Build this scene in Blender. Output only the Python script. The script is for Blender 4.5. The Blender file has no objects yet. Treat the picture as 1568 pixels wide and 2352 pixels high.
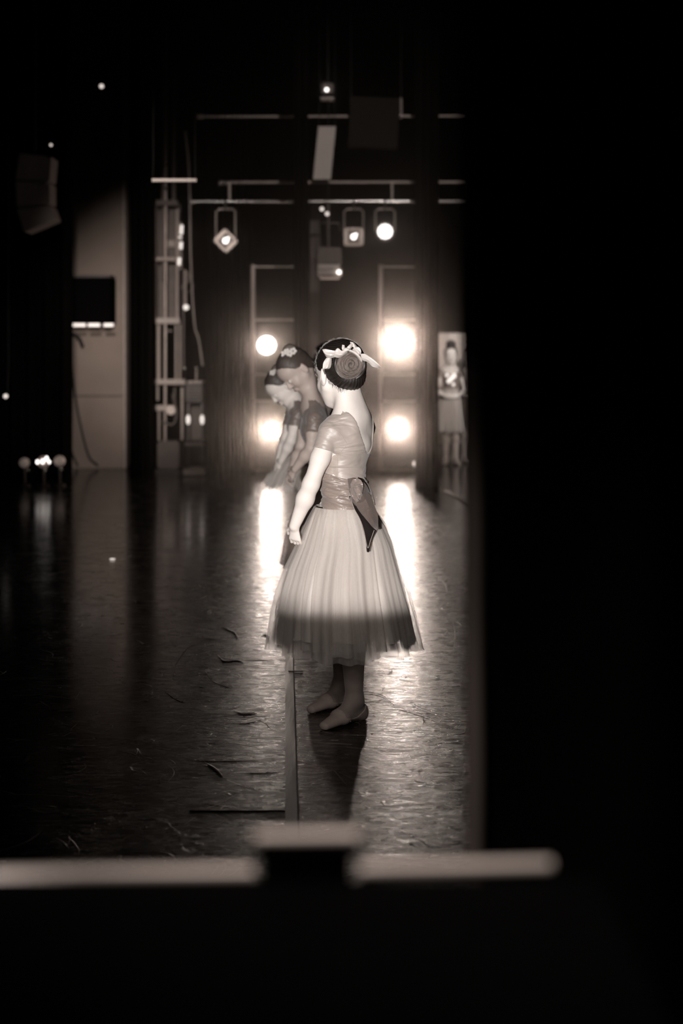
import bpy, bmesh, math, random
import numpy as np
from mathutils import Vector, Matrix
random.seed(7)
SC = bpy.context.scene
COL = SC.collection
# ------------------------------------------------------------------ camera, world, exposure, lights
FPX, EYE = 3500.0, 1.42            # focal length in pixels of the 1568x2352 frame, eye height in metres
cam_d = bpy.data.cameras.new('camera')
cam = bpy.data.objects.new('camera', cam_d); COL.objects.link(cam)
cam.location = (0, 0, EYE); cam.rotation_euler = (math.pi/2, 0, 0)
cam_d.sensor_fit = 'VERTICAL'; cam_d.sensor_height = 36; cam_d.sensor_width = 24
cam_d.lens = FPX/2352*36
cam_d.shift_y = -391/2352
cam_d.dof.use_dof = True; cam_d.dof.focus_distance = 5.68; cam_d.dof.aperture_fstop = 2.0
cam_d.clip_start = 0.05; cam_d.clip_end = 100
SC.camera = cam
SC.view_settings.view_transform = 'Standard'; SC.view_settings.look = 'None'
SC.view_settings.gamma = 1; SC.view_settings.use_curve_mapping = False
SC.view_settings.exposure = 0.0
w = bpy.data.worlds.new('world'); SC.world = w; w.use_nodes = True
w.node_tree.nodes['Background'].inputs[0].default_value = (1, .8, .7, 1)
w.node_tree.nodes['Background'].inputs[1].default_value = 0.012
WARM = (1.0, .925, .87)
def spot(name, loc, to, watts, size, blend, radius, color=WARM):
    l = bpy.data.lights.new(name, 'SPOT'); l.energy = watts; l.spot_size = math.radians(size); l.spot_blend = blend
    l.shadow_soft_size = radius; l.color = color
    o = bpy.data.objects.new(name, l); COL.objects.link(o); o.location = loc
    o.rotation_euler = (Vector(to)-Vector(loc)).to_track_quat('-Z', 'Y').to_euler()
    return o
# follow spot from the auditorium side, its lower half cut by the road case in front
spot('front_spotlight', (-.75, -2.6, 1.50), (.03, 5.75, 1.10), 3900, 10.5, .35, .03, (1, .96, .93))
# added fill spots, no fixture of their own, brighten pier, tower and pipes
spot('pier_spotlight', (-1.6, 9.5, 2.0), (-2.72, 17.1, .8), 480, 27, .9, .12)
spot('rig_spotlight', (-1.4, 6.5, 3.6), (-1.85, 16.6, 1.7), 1600, 18, .9, .1)
spot('bar_spotlight', (.6, 7.5, 4.4), (.1, 16.0, 3.0), 700, 26, .9, .1)
# added unseen lamp that brightens the case edges and the curtain edge
spot('wing_light', (-.25, 1.0, 2.6), (.16, 1.4, 1.1), 105, 46, 1.0, .08)
spot('door_spotlight', (2.6, 11.5, 3.6), (1.38, 17.9, .95), 1250, 20, .8, .08)  # added spot that brightens the door and the girl there
# added fill spot standing in for bounce on the dancer's legs
spot('leg_spotlight', (-.35, 1.7, 2.3), (-.01, 5.7, .08), 110, 13, .8, .2)
LAMPS = [(612, 793, 1, 14), (622, 990, 2, 42), (915, 786, 3, 95), (915, 985, 2, 44)]   # pixel column, row, size, watts
LAMP_D = 16.4
spot('array_spotlight', (-1.2, 8.0, 3.6), (-2.92, 14.5, 2.8), 32, 10, .6, .08)  # added spot that brightens the hanging speaker stack
def P(px, py, d): return Vector(((px-784)*d/FPX, d, EYE-(py-785)*d/FPX))
def G(px, py):
    d = FPX*EYE/(py-785); return Vector(((px-784)*d/FPX, d, 0))
for px, py, s, wt in LAMPS:
    p = P(px, py, LAMP_D-.22)
    al = bpy.data.lights.new('stage_lamp_light', 'AREA'); al.shape = 'DISK'; al.size = .15; al.energy = wt*.28; al.color = (1, .83, .72)
    ao = bpy.data.objects.new('stage_lamp_light', al); COL.objects.link(ao); ao.location = p
    ao.rotation_euler = (Vector((p.x*.35, 4.0, p.z-.2 if py < 900 else .55))-p).to_track_quat('-Z', 'Y').to_euler()

# ------------------------------------------------------------------ materials
def nodes(name):
    m = bpy.data.materials.new(name); m.use_nodes = True
    nt = m.node_tree; nt.nodes.clear()
    out = nt.nodes.new('ShaderNodeOutputMaterial')
    return m, nt, out
def N(nt, t, **kw):
    n = nt.nodes.new(t)
    for k, v in kw.items():
        if k.startswith('i_'):
            n.inputs[k[2:].replace('_', ' ')].default_value = v
        else: setattr(n, k, v)
    return n
def mathn(nt, op, a, b=None, clamp=False):
    n = nt.nodes.new('ShaderNodeMath'); n.operation = op; n.use_clamp = clamp
    for i, x in enumerate((a, b)):
        if x is None: continue
        if isinstance(x, (int, float)): n.inputs[i].default_value = x
        else: nt.links.new(x, n.inputs[i])
    return n.outputs[0]
def pm(name, col, rough=.5, metal=0, ns=20, var=.15, bump=.1, bs=None, stretch=(1, 1, 1), spec=.5, sheen=0, trans=0, em=0, emc=None, coat=0, dist=.01):
    m, nt, out = nodes(name); L = nt.links
    b = N(nt, 'ShaderNodeBsdfPrincipled')
    b.inputs['Roughness'].default_value = rough; b.inputs['Metallic'].default_value = metal
    b.inputs['Specular IOR Level'].default_value = spec
    b.inputs['Sheen Weight'].default_value = sheen; b.inputs['Coat Weight'].default_value = coat
    tc = N(nt, 'ShaderNodeTexCoord'); mp = N(nt, 'ShaderNodeMapping'); mp.inputs['Scale'].default_value = stretch
    L.new(tc.outputs['Object'], mp.inputs[0])
    nz = N(nt, 'ShaderNodeTexNoise'); nz.inputs['Scale'].default_value = ns; nz.inputs['Detail'].default_value = 4
    L.new(mp.outputs[0], nz.inputs['Vector'])
    mix = N(nt, 'ShaderNodeMix', data_type='RGBA')
    c0 = [max(0, x*(1-var)) for x in col]; c1 = [min(1, x*(1+var)) for x in col]
    mix.inputs[6].default_value = (*c0, 1); mix.inputs[7].default_value = (*c1, 1)
    L.new(nz.outputs['Fac'], mix.inputs[0]); L.new(mix.outputs[2], b.inputs['Base Color'])
    if bump:
        n2 = N(nt, 'ShaderNodeTexNoise'); n2.inputs['Scale'].default_value = bs or ns; n2.inputs['Detail'].default_value = 3
        L.new(mp.outputs[0], n2.inputs['Vector'])
        bp = N(nt, 'ShaderNodeBump'); bp.inputs['Strength'].default_value = bump; bp.inputs['Distance'].default_value = dist
        L.new(n2.outputs['Fac'], bp.inputs['Height']); L.new(bp.outputs[0], b.inputs['Normal'])
    if em:
        b.inputs['Emission Color'].default_value = (*(emc or col), 1); b.inputs['Emission Strength'].default_value = em
    sh = b.outputs[0]
    if trans:
        t = N(nt, 'ShaderNodeBsdfTranslucent'); L.new(mix.outputs[2], t.inputs[0])
        ms = N(nt, 'ShaderNodeMixShader'); ms.inputs[0].default_value = trans
        L.new(sh, ms.inputs[1]); L.new(t.outputs[0], ms.inputs[2]); sh = ms.outputs[0]
    L.new(sh, out.inputs[0])
    return m
M = {}
M['velvet'] = pm('black_velvet', (.003, .0025, .0022), .95, ns=8, bump=.2, spec=.02)
M['velvet_hem'] = pm('curtain_hem_cloth', (.22, .175, .155), .9, ns=30, bump=.3, trans=.4, stretch=(1, 1, .1))  # pale colour stands in for light on the black curtain's edge
M['black_wall'] = pm('black_painted_wall', (.002, .0017, .0015), .9, ns=3, bump=.1, spec=.02)
M['pier'] = pm('pier_paint', (.30, .235, .20), .85, ns=2.2, var=.22, bump=.15, bs=25, spec=.1)
M['black_plastic'] = pm('black_plastic', (.003, .0025, .0025), .9, ns=30, bump=.15, spec=.02)
M['speaker_grille'] = pm('dark_speaker_grille', (.020, .016, .014), .9, ns=90, bump=.3, spec=.05)
M['hair_brown'] = None
M['case'] = pm('black_case_laminate', (.0012, .001, .001), .8, ns=60, bump=.2, spec=.02)
M['case_metal'] = pm('worn_case_metal', (.5, .42, .38), .5, .3, ns=9, var=.25, bump=.1)
M['dark_metal'] = pm('dark_metal', (.05, .04, .036), .45, .6, ns=30, bump=.1)
M['fixture'] = pm('fixture_metal', (.10, .08, .07), .5, .5, ns=30, bump=.1)
M['steel'] = pm('galvanised_steel', (.50, .41, .36), .45, .4, ns=12, var=.3, bump=.1)
M['pale_paint'] = pm('pale_painted_steel', (.42, .34, .30), .6, .1, ns=9, var=.25, bump=.1)
M['dull_paint'] = pm('dull_grey_paint', (.16, .125, .11), .7, .1, ns=9, var=.3, bump=.1)
M['pale_board'] = pm('pale_board', (.50, .42, .38), .8, ns=5, var=.08, bump=.05)
M['door_panel'] = pm('pale_door_paint', (.62, .53, .48), .8, ns=4, var=.1, bump=.05)
M['led'] = pm('lit_led', (1, .93, .88), .3, em=3, emc=(1, .93, .88), bump=0)  # emission for lit lenses, and for painted glints on the middle globe
M['led_soft'] = pm('dim_lit_tube', (1, .9, .84), .3, em=.9, emc=(1, .88, .8), bump=0)  # dim emission for small lamps; also paints glints on parts that are none
M['lens'] = pm('burning_lamp_lens', (1, .97, .94), .3, em=4, emc=(1, .96, .93), bump=0)
M['globe'] = pm('frosted_globe', (.45, .36, .31), .25, em=.05, emc=(1, .8, .7), bump=.3, bs=40)
M['skin'] = pm('fair_skin', (.80, .72, .67), .5, ns=60, var=.04, bump=.04, spec=.3)
M['skin_dim'] = pm('tan_skin', (.50, .41, .365), .5, ns=60, var=.04, bump=.04, spec=.3)  # skin with shade put into the colour, for dancers behind
M['tights'] = pm('ballet_tights', (.33, .265, .235), .7, ns=200, var=.08, bump=.05, sheen=.3)
M['shoe'] = pm('canvas_slipper', (.46, .37, .33), .75, ns=90, var=.12, bump=.2, bs=300, dist=.002)
M['elastic'] = pm('slipper_elastic', (.26, .2, .175), .8, ns=90, bump=.1)
M['satin_ribbon'] = pm('white_satin', (.86, .80, .76), .35, ns=30, var=.05, bump=.3, bs=35, trans=.25, dist=.004)
M['piping'] = pm('bodice_piping', (.42, .35, .31), .5, ns=60, bump=.1)
M['hand_tape'] = pm('floor_tape', (.30, .24, .21), .45, ns=30, bump=.2)
M['seam_tape'] = pm('vinyl_seam_tape', (.03, .025, .022), .32, ns=14, var=.4, bump=.35, bs=25, stretch=(3, .4, 1), dist=.002)
M['scrap'] = pm('pale_lint', (.5, .43, .39), .28, ns=60, bump=.2, trans=.3)  # lint, and vinyl wrinkles with their highlight painted pale
M['dark_hair_strand'] = pm('fallen_dark_thread', (.012, .01, .01), .5, ns=60, bump=.1)
M['eye'] = pm('eye_white', (.7, .66, .62), .2, ns=60, var=.02, bump=0)
M['iris'] = pm('dark_iris', (.02, .015, .012), .2, ns=60, bump=0)
M['lip'] = pm('lips', (.42, .27, .24), .4, ns=60, bump=.05)
M['cable'] = pm('black_cable', (.012, .01, .009), .6, ns=60, bump=.1)
M['chrome'] = pm('chrome_edge', (.8, .72, .68), .2, .9, ns=9, bump=.05)

def satin(name, dark, lite, scale, stretch, bump, rough=.36, dist=.01, detail=2, spec=.6):
    m, nt, out = nodes(name); L = nt.links
    b = N(nt, 'ShaderNodeBsdfPrincipled'); b.inputs['Roughness'].default_value = rough
    b.inputs['Sheen Weight'].default_value = .25 if spec > .3 else .0; b.inputs['Specular IOR Level'].default_value = spec
    tc = N(nt, 'ShaderNodeTexCoord'); mp = N(nt, 'ShaderNodeMapping'); mp.inputs['Scale'].default_value = stretch
    L.new(tc.outputs['Object'], mp.inputs[0])
    nz = N(nt, 'ShaderNodeTexNoise'); nz.inputs['Scale'].default_value = scale; nz.inputs['Detail'].default_value = detail
    nz.inputs['Distortion'].default_value = .8
    L.new(mp.outputs[0], nz.inputs['Vector'])
    wv = N(nt, 'ShaderNodeTexNoise'); wv.inputs['Scale'].default_value = 900; L.new(tc.outputs['Object'], wv.inputs['Vector'])
    mix = N(nt, 'ShaderNodeMix', data_type='RGBA'); mix.inputs[6].default_value = (*dark, 1); mix.inputs[7].default_value = (*lite, 1)
    L.new(wv.outputs['Fac'], mix.inputs[0]); L.new(mix.outputs[2], b.inputs['Base Color'])
    bp = N(nt, 'ShaderNodeBump'); bp.inputs['Strength'].default_value = bump; bp.inputs['Distance'].default_value = dist
    L.new(nz.outputs['Fac'], bp.inputs['Height']); L.new(bp.outputs[0], b.inputs['Normal'])
    L.new(b.outputs[0], out.inputs[0]); return m
M['bodice'] = satin('bodice_satin', (.38, .32, .285), (.45, .385, .345), 7, (1, 1, 3.2), .7, .45, .02)
M['bodice_dim'] = satin('dim_bodice_satin', (.17, .13, .115), (.24, .19, .165), 7, (1, 1, 3), .8, .45, .02)  # darker copy of the bodice satin, shade put into the colour
M['sash'] = satin('sash_satin', (.24, .19, .165), (.32, .255, .225), 12, (1, 1, 4), .65, .38, .02, spec=.5)
M['bow'] = satin('bow_satin', (.09, .068, .06), (.15, .115, .10), 22, (1, 1, .5), .5, .42, .01, spec=.4)
M['bow_dark'] = satin('dark_bow_lining', (.018, .013, .012), (.012, .009, .008), 14, (2, 2, .8), .2, .7, .01, spec=.1)

def hair_mat(name, c0, c1):
    m, nt, out = nodes(name); L = nt.links
    b = N(nt, 'ShaderNodeBsdfPrincipled'); b.inputs['Roughness'].default_value = .42; b.inputs['Specular IOR Level'].default_value = .5
    uv = N(nt, 'ShaderNodeUVMap'); mp = N(nt, 'ShaderNodeMapping'); mp.inputs['Scale'].default_value = (1, 9, 1)
    L.new(uv.outputs[0], mp.inputs[0])
    nz = N(nt, 'ShaderNodeTexNoise'); nz.inputs['Scale'].default_value = 6; nz.inputs['Detail'].default_value = 5
    L.new(mp.outputs[0], nz.inputs['Vector'])
    mix = N(nt, 'ShaderNodeMix', data_type='RGBA'); mix.inputs[6].default_value = (*c0, 1); mix.inputs[7].default_value = (*c1, 1)
    cr = N(nt, 'ShaderNodeMapRange'); cr.inputs[1].default_value = .35; cr.inputs[2].default_value = .7
    L.new(nz.outputs['Fac'], cr.inputs[0]); L.new(cr.outputs[0], mix.inputs[0]); L.new(mix.outputs[2], b.inputs['Base Color'])
    bp = N(nt, 'ShaderNodeBump'); bp.inputs['Strength'].default_value = .6; bp.inputs['Distance'].default_value = .003
    L.new(nz.outputs['Fac'], bp.inputs['Height']); L.new(bp.outputs[0], b.inputs['Normal'])
    L.new(b.outputs[0], out.inputs[0]); return m
M['hair'] = hair_mat('dark_brown_hair', (.008, .006, .005), (.035, .026, .022))
M['bun'] = hair_mat('coiled_hair', (.015, .011, .009), (.42, .34, .30))  # light on the dark bun put into the pale strand colour
M['hair_brown'] = hair_mat('brown_hair', (.035, .026, .022), (.13, .10, .085))

def tulle(name, col, alpha, lo=.55):
    m, nt, out = nodes(name); L = nt.links
    uv = N(nt, 'ShaderNodeUVMap'); mp = N(nt, 'ShaderNodeMapping'); mp.inputs['Scale'].default_value = (1, .05, 1)
    L.new(uv.outputs[0], mp.inputs[0])
    nz = N(nt, 'ShaderNodeTexNoise'); nz.inputs['Scale'].default_value = 60; nz.inputs['Detail'].default_value = 6; nz.inputs['Roughness'].default_value = .7
    L.new(mp.outputs[0], nz.inputs['Vector'])
    cr = N(nt, 'ShaderNodeMapRange'); cr.inputs[1].default_value = .3; cr.inputs[2].default_value = .7
    cr.inputs[3].default_value = alpha*(lo+.25); cr.inputs[4].default_value = min(1, alpha*1.2)
    L.new(nz.outputs['Fac'], cr.inputs[0])
    d = N(nt, 'ShaderNodeBsdfDiffuse'); d.inputs[0].default_value = (*col, 1)
    t = N(nt, 'ShaderNodeBsdfTranslucent'); t.inputs[0].default_value = (*col, 1)
    ms = N(nt, 'ShaderNodeMixShader'); ms.inputs[0].default_value = .35
    L.new(d.outputs[0], ms.inputs[1]); L.new(t.outputs[0], ms.inputs[2])
    tr = N(nt, 'ShaderNodeBsdfTransparent')
    m2 = N(nt, 'ShaderNodeMixShader'); L.new(cr.outputs[0], m2.inputs[0]); L.new(tr.outputs[0], m2.inputs[1]); L.new(ms.outputs[0], m2.inputs[2])
    L.new(m2.outputs[0], out.inputs[0]); return m
M['tulle'] = tulle('skirt_tulle', (.84, .775, .73), .33)
M['tulle_dim'] = tulle('dim_skirt_tulle', (.30, .24, .21), .5)  # darker copy of the skirt tulle, shade put into the colour
M['underskirt'] = tulle('underskirt_tulle', (.86, .80, .755), .72, .85)

def floor_mat():
    m, nt, out = nodes('scuffed_dance_vinyl'); L = nt.links
    b = N(nt, 'ShaderNodeBsdfPrincipled'); b.inputs['Specular IOR Level'].default_value = .45; b.inputs['Specular Tint'].default_value = (1, .86, .77, 1)
    tc = N(nt, 'ShaderNodeTexCoord')
    def noise(scale, detail, rot=0, st=(1, 1, 1), distort=0, off=0):
        mp = N(nt, 'ShaderNodeMapping'); mp.inputs['Scale'].default_value = st; mp.inputs['Rotation'].default_value = (0, 0, rot)
        mp.inputs['Location'].default_value = (off, off*.7, 0)
        L.new(tc.outputs['Object'], mp.inputs[0])
        n = N(nt, 'ShaderNodeTexNoise'); n.inputs['Scale'].default_value = scale; n.inputs['Detail'].default_value = detail
        n.inputs['Distortion'].default_value = distort
        L.new(mp.outputs[0], n.inputs['Vector']); return n.outputs['Fac']
    def line(fac, wdt, lvl=.5):
        a = mathn(nt, 'ABSOLUTE', mathn(nt, 'SUBTRACT', fac, lvl))
        return mathn(nt, 'SUBTRACT', 1, mathn(nt, 'DIVIDE', a, wdt), True)
    sc = None
    specs = [(5, .2, (1, 9, 1), .6, .012, 1.), (6, 1.25, (1, 8, 1), .8, .012, 9.), (4, 2.2, (1, 10, 1), .5, .010, 4.), (9, 0, (1, 5, 1), 1.5, .016, 22.),
             (3.5, 2.7, (1, 7, 1), .9, .010, 31.), (7, .7, (1, 7, 1), 1.0, .012, 47.), (2.2, 0, (1, 1.2, 1), 1.6, .004, 61.), (3.1, .4, (1, 1.1, 1), 2.0, .004, 77.)]
    for s, r, st, dd, wd, off in specs:
        ln = line(noise(s, 1, r, st, dd, off), wd)
        # break the lines into separate strokes
        br = N(nt, 'ShaderNodeMapRange'); br.inputs[1].default_value = .50; br.inputs[2].default_value = .60
        L.new(noise(5.5, 2, off=off+3), br.inputs[0])
        ln = mathn(nt, 'MULTIPLY', ln, br.outputs[0])
        sc = ln if sc is None else mathn(nt, 'MAXIMUM', sc, ln)
    big = noise(7, 6, 0, (1, 1.2, 1)); fine = noise(40, 5, 0, (.45, 1.5, 1), 1.2)
    h = mathn(nt, 'ADD', mathn(nt, 'MULTIPLY', sc, .9), mathn(nt, 'ADD', mathn(nt, 'MULTIPLY', big, .75), mathn(nt, 'MULTIPLY', fine, .26)))
    # the busy middle lane is worn, the outer floor is still smooth
    sx = N(nt, 'ShaderNodeSeparateXYZ'); L.new(tc.outputs['Object'], sx.inputs[0])
    ax = mathn(nt, 'ABSOLUTE', mathn(nt, 'ADD', sx.outputs[0], -.05)); ax = mathn(nt, 'ADD', ax, mathn(nt, 'MULTIPLY', noise(2.5, 3, off=8), .35))
    wear = N(nt, 'ShaderNodeMapRange', interpolation_type='SMOOTHSTEP'); wear.inputs[1].default_value = .62; wear.inputs[2].default_value = 1.25; wear.inputs[3].default_value = 1; wear.inputs[4].default_value = .12
    L.new(ax, wear.inputs[0])
    bp = N(nt, 'ShaderNodeBump'); L.new(mathn(nt, 'MULTIPLY', wear.outputs[0], .55), bp.inputs['Strength']); bp.inputs['Distance'].default_value = .005
    L.new(h, bp.inputs['Height']); L.new(bp.outputs[0], b.inputs['Normal'])
    rr = N(nt, 'ShaderNodeMapRange'); rr.inputs[1].default_value = .3; rr.inputs[2].default_value = .7; rr.inputs[3].default_value = .17; rr.inputs[4].default_value = .36
    L.new(noise(16, 5, .3, (1, 2, 1), .6), rr.inputs[0])
    L.new(mathn(nt, 'ADD', mathn(nt, 'MULTIPLY', rr.outputs[0], mathn(nt, 'ADD', mathn(nt, 'MULTIPLY', wear.outputs[0], .5), .5)), mathn(nt, 'MULTIPLY', sc, .2)), b.inputs['Roughness'])
    mix = N(nt, 'ShaderNodeMix', data_type='RGBA'); mix.inputs[6].default_value = (.006, .005, .0045, 1); mix.inputs[7].default_value = (.26, .21, .185, 1)
    L.new(mathn(nt, 'MULTIPLY', mathn(nt, 'MULTIPLY', sc, wear.outputs[0]), .7), mix.inputs[0]); L.new(mix.outputs[2], b.inputs['Base Color'])
    L.new(b.outputs[0], out.inputs[0]); return m
M['floor'] = floor_mat()
M['scuff'] = pm('raised_scuff', (.42, .35, .31), .3, .45, ns=40, var=.4, bump=.2)

# ------------------------------------------------------------------ mesh helpers
WL = {}
def wloc(o): return WL.get(o.name, Vector((0, 0, 0))) if o else Vector((0, 0, 0))
def tag(o, label=None, cat=None, group=None, kind=None):
    if label: o['label'] = label
    if cat: o['category'] = cat
    if group: o['group'] = group
    if kind: o['kind'] = kind
    return o
def empty(name, loc, label, cat, group=None):
    o = bpy.data.objects.new(name, None); COL.objects.link(o); o.location = loc; o.empty_display_size = .1
    WL[o.name] = Vector(loc); return tag(o, label, cat, group)
class MB:
    def __init__(s): s.v = []; s.f = []; s.uv = None
    def box(s, c, size, rot=None, bev=0):
        bm = bmesh.new(); bmesh.ops.create_cube(bm, size=1)
        bmesh.ops.scale(bm, vec=size, verts=bm.verts)
        b = bev or min(size)*.08
        bmesh.ops.bevel(bm, geom=bm.edges[:], offset=b, segments=2, affect='EDGES')
        if rot is not None: bmesh.ops.rotate(bm, matrix=rot, verts=bm.verts, cent=(0, 0, 0))
        s.addbm(bm, c); return s
    def addbm(s, bm, c=(0, 0, 0)):
        bm.verts.index_update(); n = len(s.v); c = Vector(c)
        s.v += [v.co+c for v in bm.verts]; s.f += [[v.index+n for v in f.verts] for f in bm.faces]; bm.free()
    def tube(s, pts, r, n=10, caps=True):
        pts = [Vector(p) for p in pts]; rs = r if isinstance(r, (list, tuple)) else [r]*len(pts)
        base = len(s.v); up = None
        for i, p in enumerate(pts):
            t = (pts[min(i+1, len(pts)-1)]-pts[max(i-1, 0)]).normalized()
            if up is None: up = t.orthogonal().normalized()
            up = (up-t*up.dot(t)).normalized(); sd = t.cross(up)
            for k in range(n):
                a = 2*math.pi*k/n; s.v.append(p+(up*math.cos(a)+sd*math.sin(a))*rs[i])
        for i in range(len(pts)-1):
            for k in range(n):
                a = base+i*n+k; b = base+i*n+(k+1) % n; s.f.append([a, b, b+n, a+n])
        if caps:
            s.f.append([base+k for k in range(n)][::-1]); s.f.append([base+(len(pts)-1)*n+k for k in range(n)])
        return s
    def sphere(s, c, r, sc=(1, 1, 1), rot=None, seg=20):
        bm = bmesh.new(); bmesh.ops.create_uvsphere(bm, u_segments=seg, v_segments=seg//2+2, radius=r)
        bmesh.ops.scale(bm, vec=sc, verts=bm.verts)
        if rot is not None: bmesh.ops.rotate(bm, matrix=rot, verts=bm.verts, cent=(0, 0, 0))
        s.addbm(bm, c); return s
    def grid(s, rows, closed=False):
        n = len(s.v); m = len(rows[0])
        for r in rows: s.v += [Vector(p) for p in r]
        for i in range(len(rows)-1):
            for j in range(m if closed else m-1):
                a = n+i*m+j; b = n+i*m+(j+1) % m; s.f.append([a, b, b+m, a+m])
        return s
    def lathe(s, c, prof, axis=(0, 0, 1), n=24):
        ax = Vector(axis).normalized(); u = ax.orthogonal().normalized(); v = ax.cross(u); c = Vector(c)
        rows = [[c+ax*h+(u*math.cos(2*math.pi*k/n)+v*math.sin(2*math.pi*k/n))*max(r, 1e-4) for k in range(n)] for r, h in prof]
        return s.grid(rows, True)
    def solid(s, th):   # give an open grid real thickness
        bm = bmesh.new(); vs = [bm.verts.new(v) for v in s.v]
        for f in s.f: bm.faces.new([vs[i] for i in f])
        bmesh.ops.recalc_face_normals(bm, faces=bm.faces)
        bmesh.ops.solidify(bm, geom=bm.faces[:], thickness=th)
        s.v = []; s.f = []; s.addbm(bm); return s
    def build(s, name, mat, parent=None, smooth=True, uvs=None, own=None):
        me = bpy.data.meshes.new(name)
        off = wloc(parent) if parent else (own if own is not None else Vector((0, 0, 0)))
        me.from_pydata([tuple(Vector(v)-off) for v in s.v], [], s.f); me.update()
        if smooth:
            me.shade_smooth()
            try: me.set_sharp_from_angle(angle=math.radians(40))
            except Exception: pass
        if uvs is not None:
            ul = me.uv_layers.new(name='UVMap')
            vi = np.zeros(len(me.loops), dtype=np.int32); me.loops.foreach_get('vertex_index', vi)
            ul.data.foreach_set('uv', np.asarray(uvs, dtype=np.float32)[vi].ravel())
        me.materials.append(M[mat])
        o = bpy.data.objects.new(name, me); COL.objects.link(o)
        if parent: o.parent = parent
        else: o.location = off
        WL[o.name] = Vector(off)
        return o
def copy_tree(o, parent=None):
    c = o.copy(); COL.objects.link(c); c.parent = parent
    if parent is not None: c.matrix_parent_inverse = o.matrix_parent_inverse
    for ch in [x for x in COL.objects if x.parent == o]: copy_tree(ch, c)
    return c
def struct(o): o['kind'] = 'structure'; return o
def curve_pts(ctrl, n=8):
    c = [Vector(p) for p in ctrl]; c = [c[0]*2-c[1]]+c+[c[-1]*2-c[-2]]; out = []
    for i in range(1, len(c)-2):
        for k in range(n):
            t = k/n; a, b, d, e = c[i-1], c[i], c[i+1], c[i+2]
            out.append(.5*((2*b)+(d-a)*t+(2*a-5*b+4*d-e)*t*t+(3*b-a-3*d+e)*t**3))
    out.append(c[-2]); return out
# ------------------------------------------------------------------ the room
fl = MB().box((0, 8, -.1), (18, 23, .2), bev=.001); nf = len(fl.f); rs = random.Random(12)
for i in range(900):      # raised scuffs and drag marks worn into the vinyl
    y = rs.uniform(3.7, 10.5)**1.0; x = rs.gauss(-.05, .75 if y > 5 else .6); a = rs.gauss(0, 1.0); ln = rs.uniform(.03, .22)*rs.uniform(.4, 1.2); cv = rs.gauss(0, 5); w_ = rs.uniform(.0006, .0020)
    pts = []
    for k in range(9):
        pts.append((x, y, 0.0)); x += math.cos(a)*ln/8; y += math.sin(a)*ln/8; a += cv*ln/8+rs.gauss(0, .06)
    fl.tube(pts, [w_*(.2+math.sin(math.pi*(k+.2)/8.4)) for k in range(9)], 6)
for v_ in fl.v[8:]:
    if v_.z > 0 and v_.z < .01: v_.z *= .28
flo = struct(fl.build('floor', 'floor', smooth=False)); flo.data.materials.append(M['scuff'])
for i, pg in enumerate(flo.data.polygons):
    if i >= nf: pg.material_index = 1; pg.use_smooth = True
struct(MB().box((0, 8, 8.1), (18, 23, .2), bev=.001).build('ceiling', 'black_wall', smooth=False))
struct(MB().box((0, 19.1, 4), (18, .2, 8), bev=.001).build('wall_back', 'black_wall', smooth=False))
struct(MB().box((0, -3.6, 4), (18, .2, 8), bev=.001).build('wall_front', 'black_wall', smooth=False))
struct(MB().box((-9.1, 8, 4), (.2, 23, 8), bev=.001).build('wall_left', 'black_wall', smooth=False))
struct(MB().box((9.1, 8, 4), (.2, 23, 8), bev=.001).build('wall_right', 'black_wall', smooth=False))
# pale pier at the far left with a ledge line across it
x0, x1 = P(148, 0, 17.1).x, P(291, 0, 17.1).x
pier = struct(MB().box(((x0+x1)/2, 17.35, 4), (x1-x0, .5, 8), bev=.01).build('trim_1', 'pier', smooth=False))
struct(MB().box(((x0+x1)/2, 17.09, P(0, 909, 17.1).z), (x1-x0-.02, .015, .02)).build('trim_2', 'dull_paint', smooth=False))
def curtain(name, x0, x1, y, z0, z1, folds, amp, label, mat='velvet', th=.012):
    n = max(8, int(folds*10)); rows = []
    for z in np.linspace(z0, z1, 8):
        rows.append([(x0+(x1-x0)*i/n, y+amp*math.sin(2*math.pi*folds*i/n+.3*math.sin(z))+amp*.3*math.sin(5.1*folds*i/n+z*.4), z) for i in range(n+1)])
    o = MB().grid(rows).solid(th).build(name, mat, own=Vector(((x0+x1)/2, y, z0)))
    return tag(o, label, 'curtain')
def cx(px, d): return P(px, 0, d).x
curtain('stage_curtain', cx(298, 16), cx(349, 16), 16, 0, 7.9, 3, .05, 'black drape between the pale pier and the rigging tower')
curtain('stage_curtain', cx(472, 17.6), cx(575, 17.6), 17.6, 0, 7.9, 6, .06, 'black drape right of the rigging tower, left of the lamp ladders')
curtain('stage_curtain', cx(674, 14.6), cx(705, 14.6), 14.6, 0, 7.9, 2, .03, 'narrow black drape hanging between the two lamp ladders')
curtain('stage_curtain', cx(952, 14.6), cx(1005, 14.6), 14.6, 0, 7.9, 3, .03, 'black drape between the right lamp ladder and the girl by the door')
curtain('stage_curtain', -5.6, cx(147, 15.2), 15.6, 0, 7.9, 16, .10, 'wide black drape at the far left behind the row of globe lamps')
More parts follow.
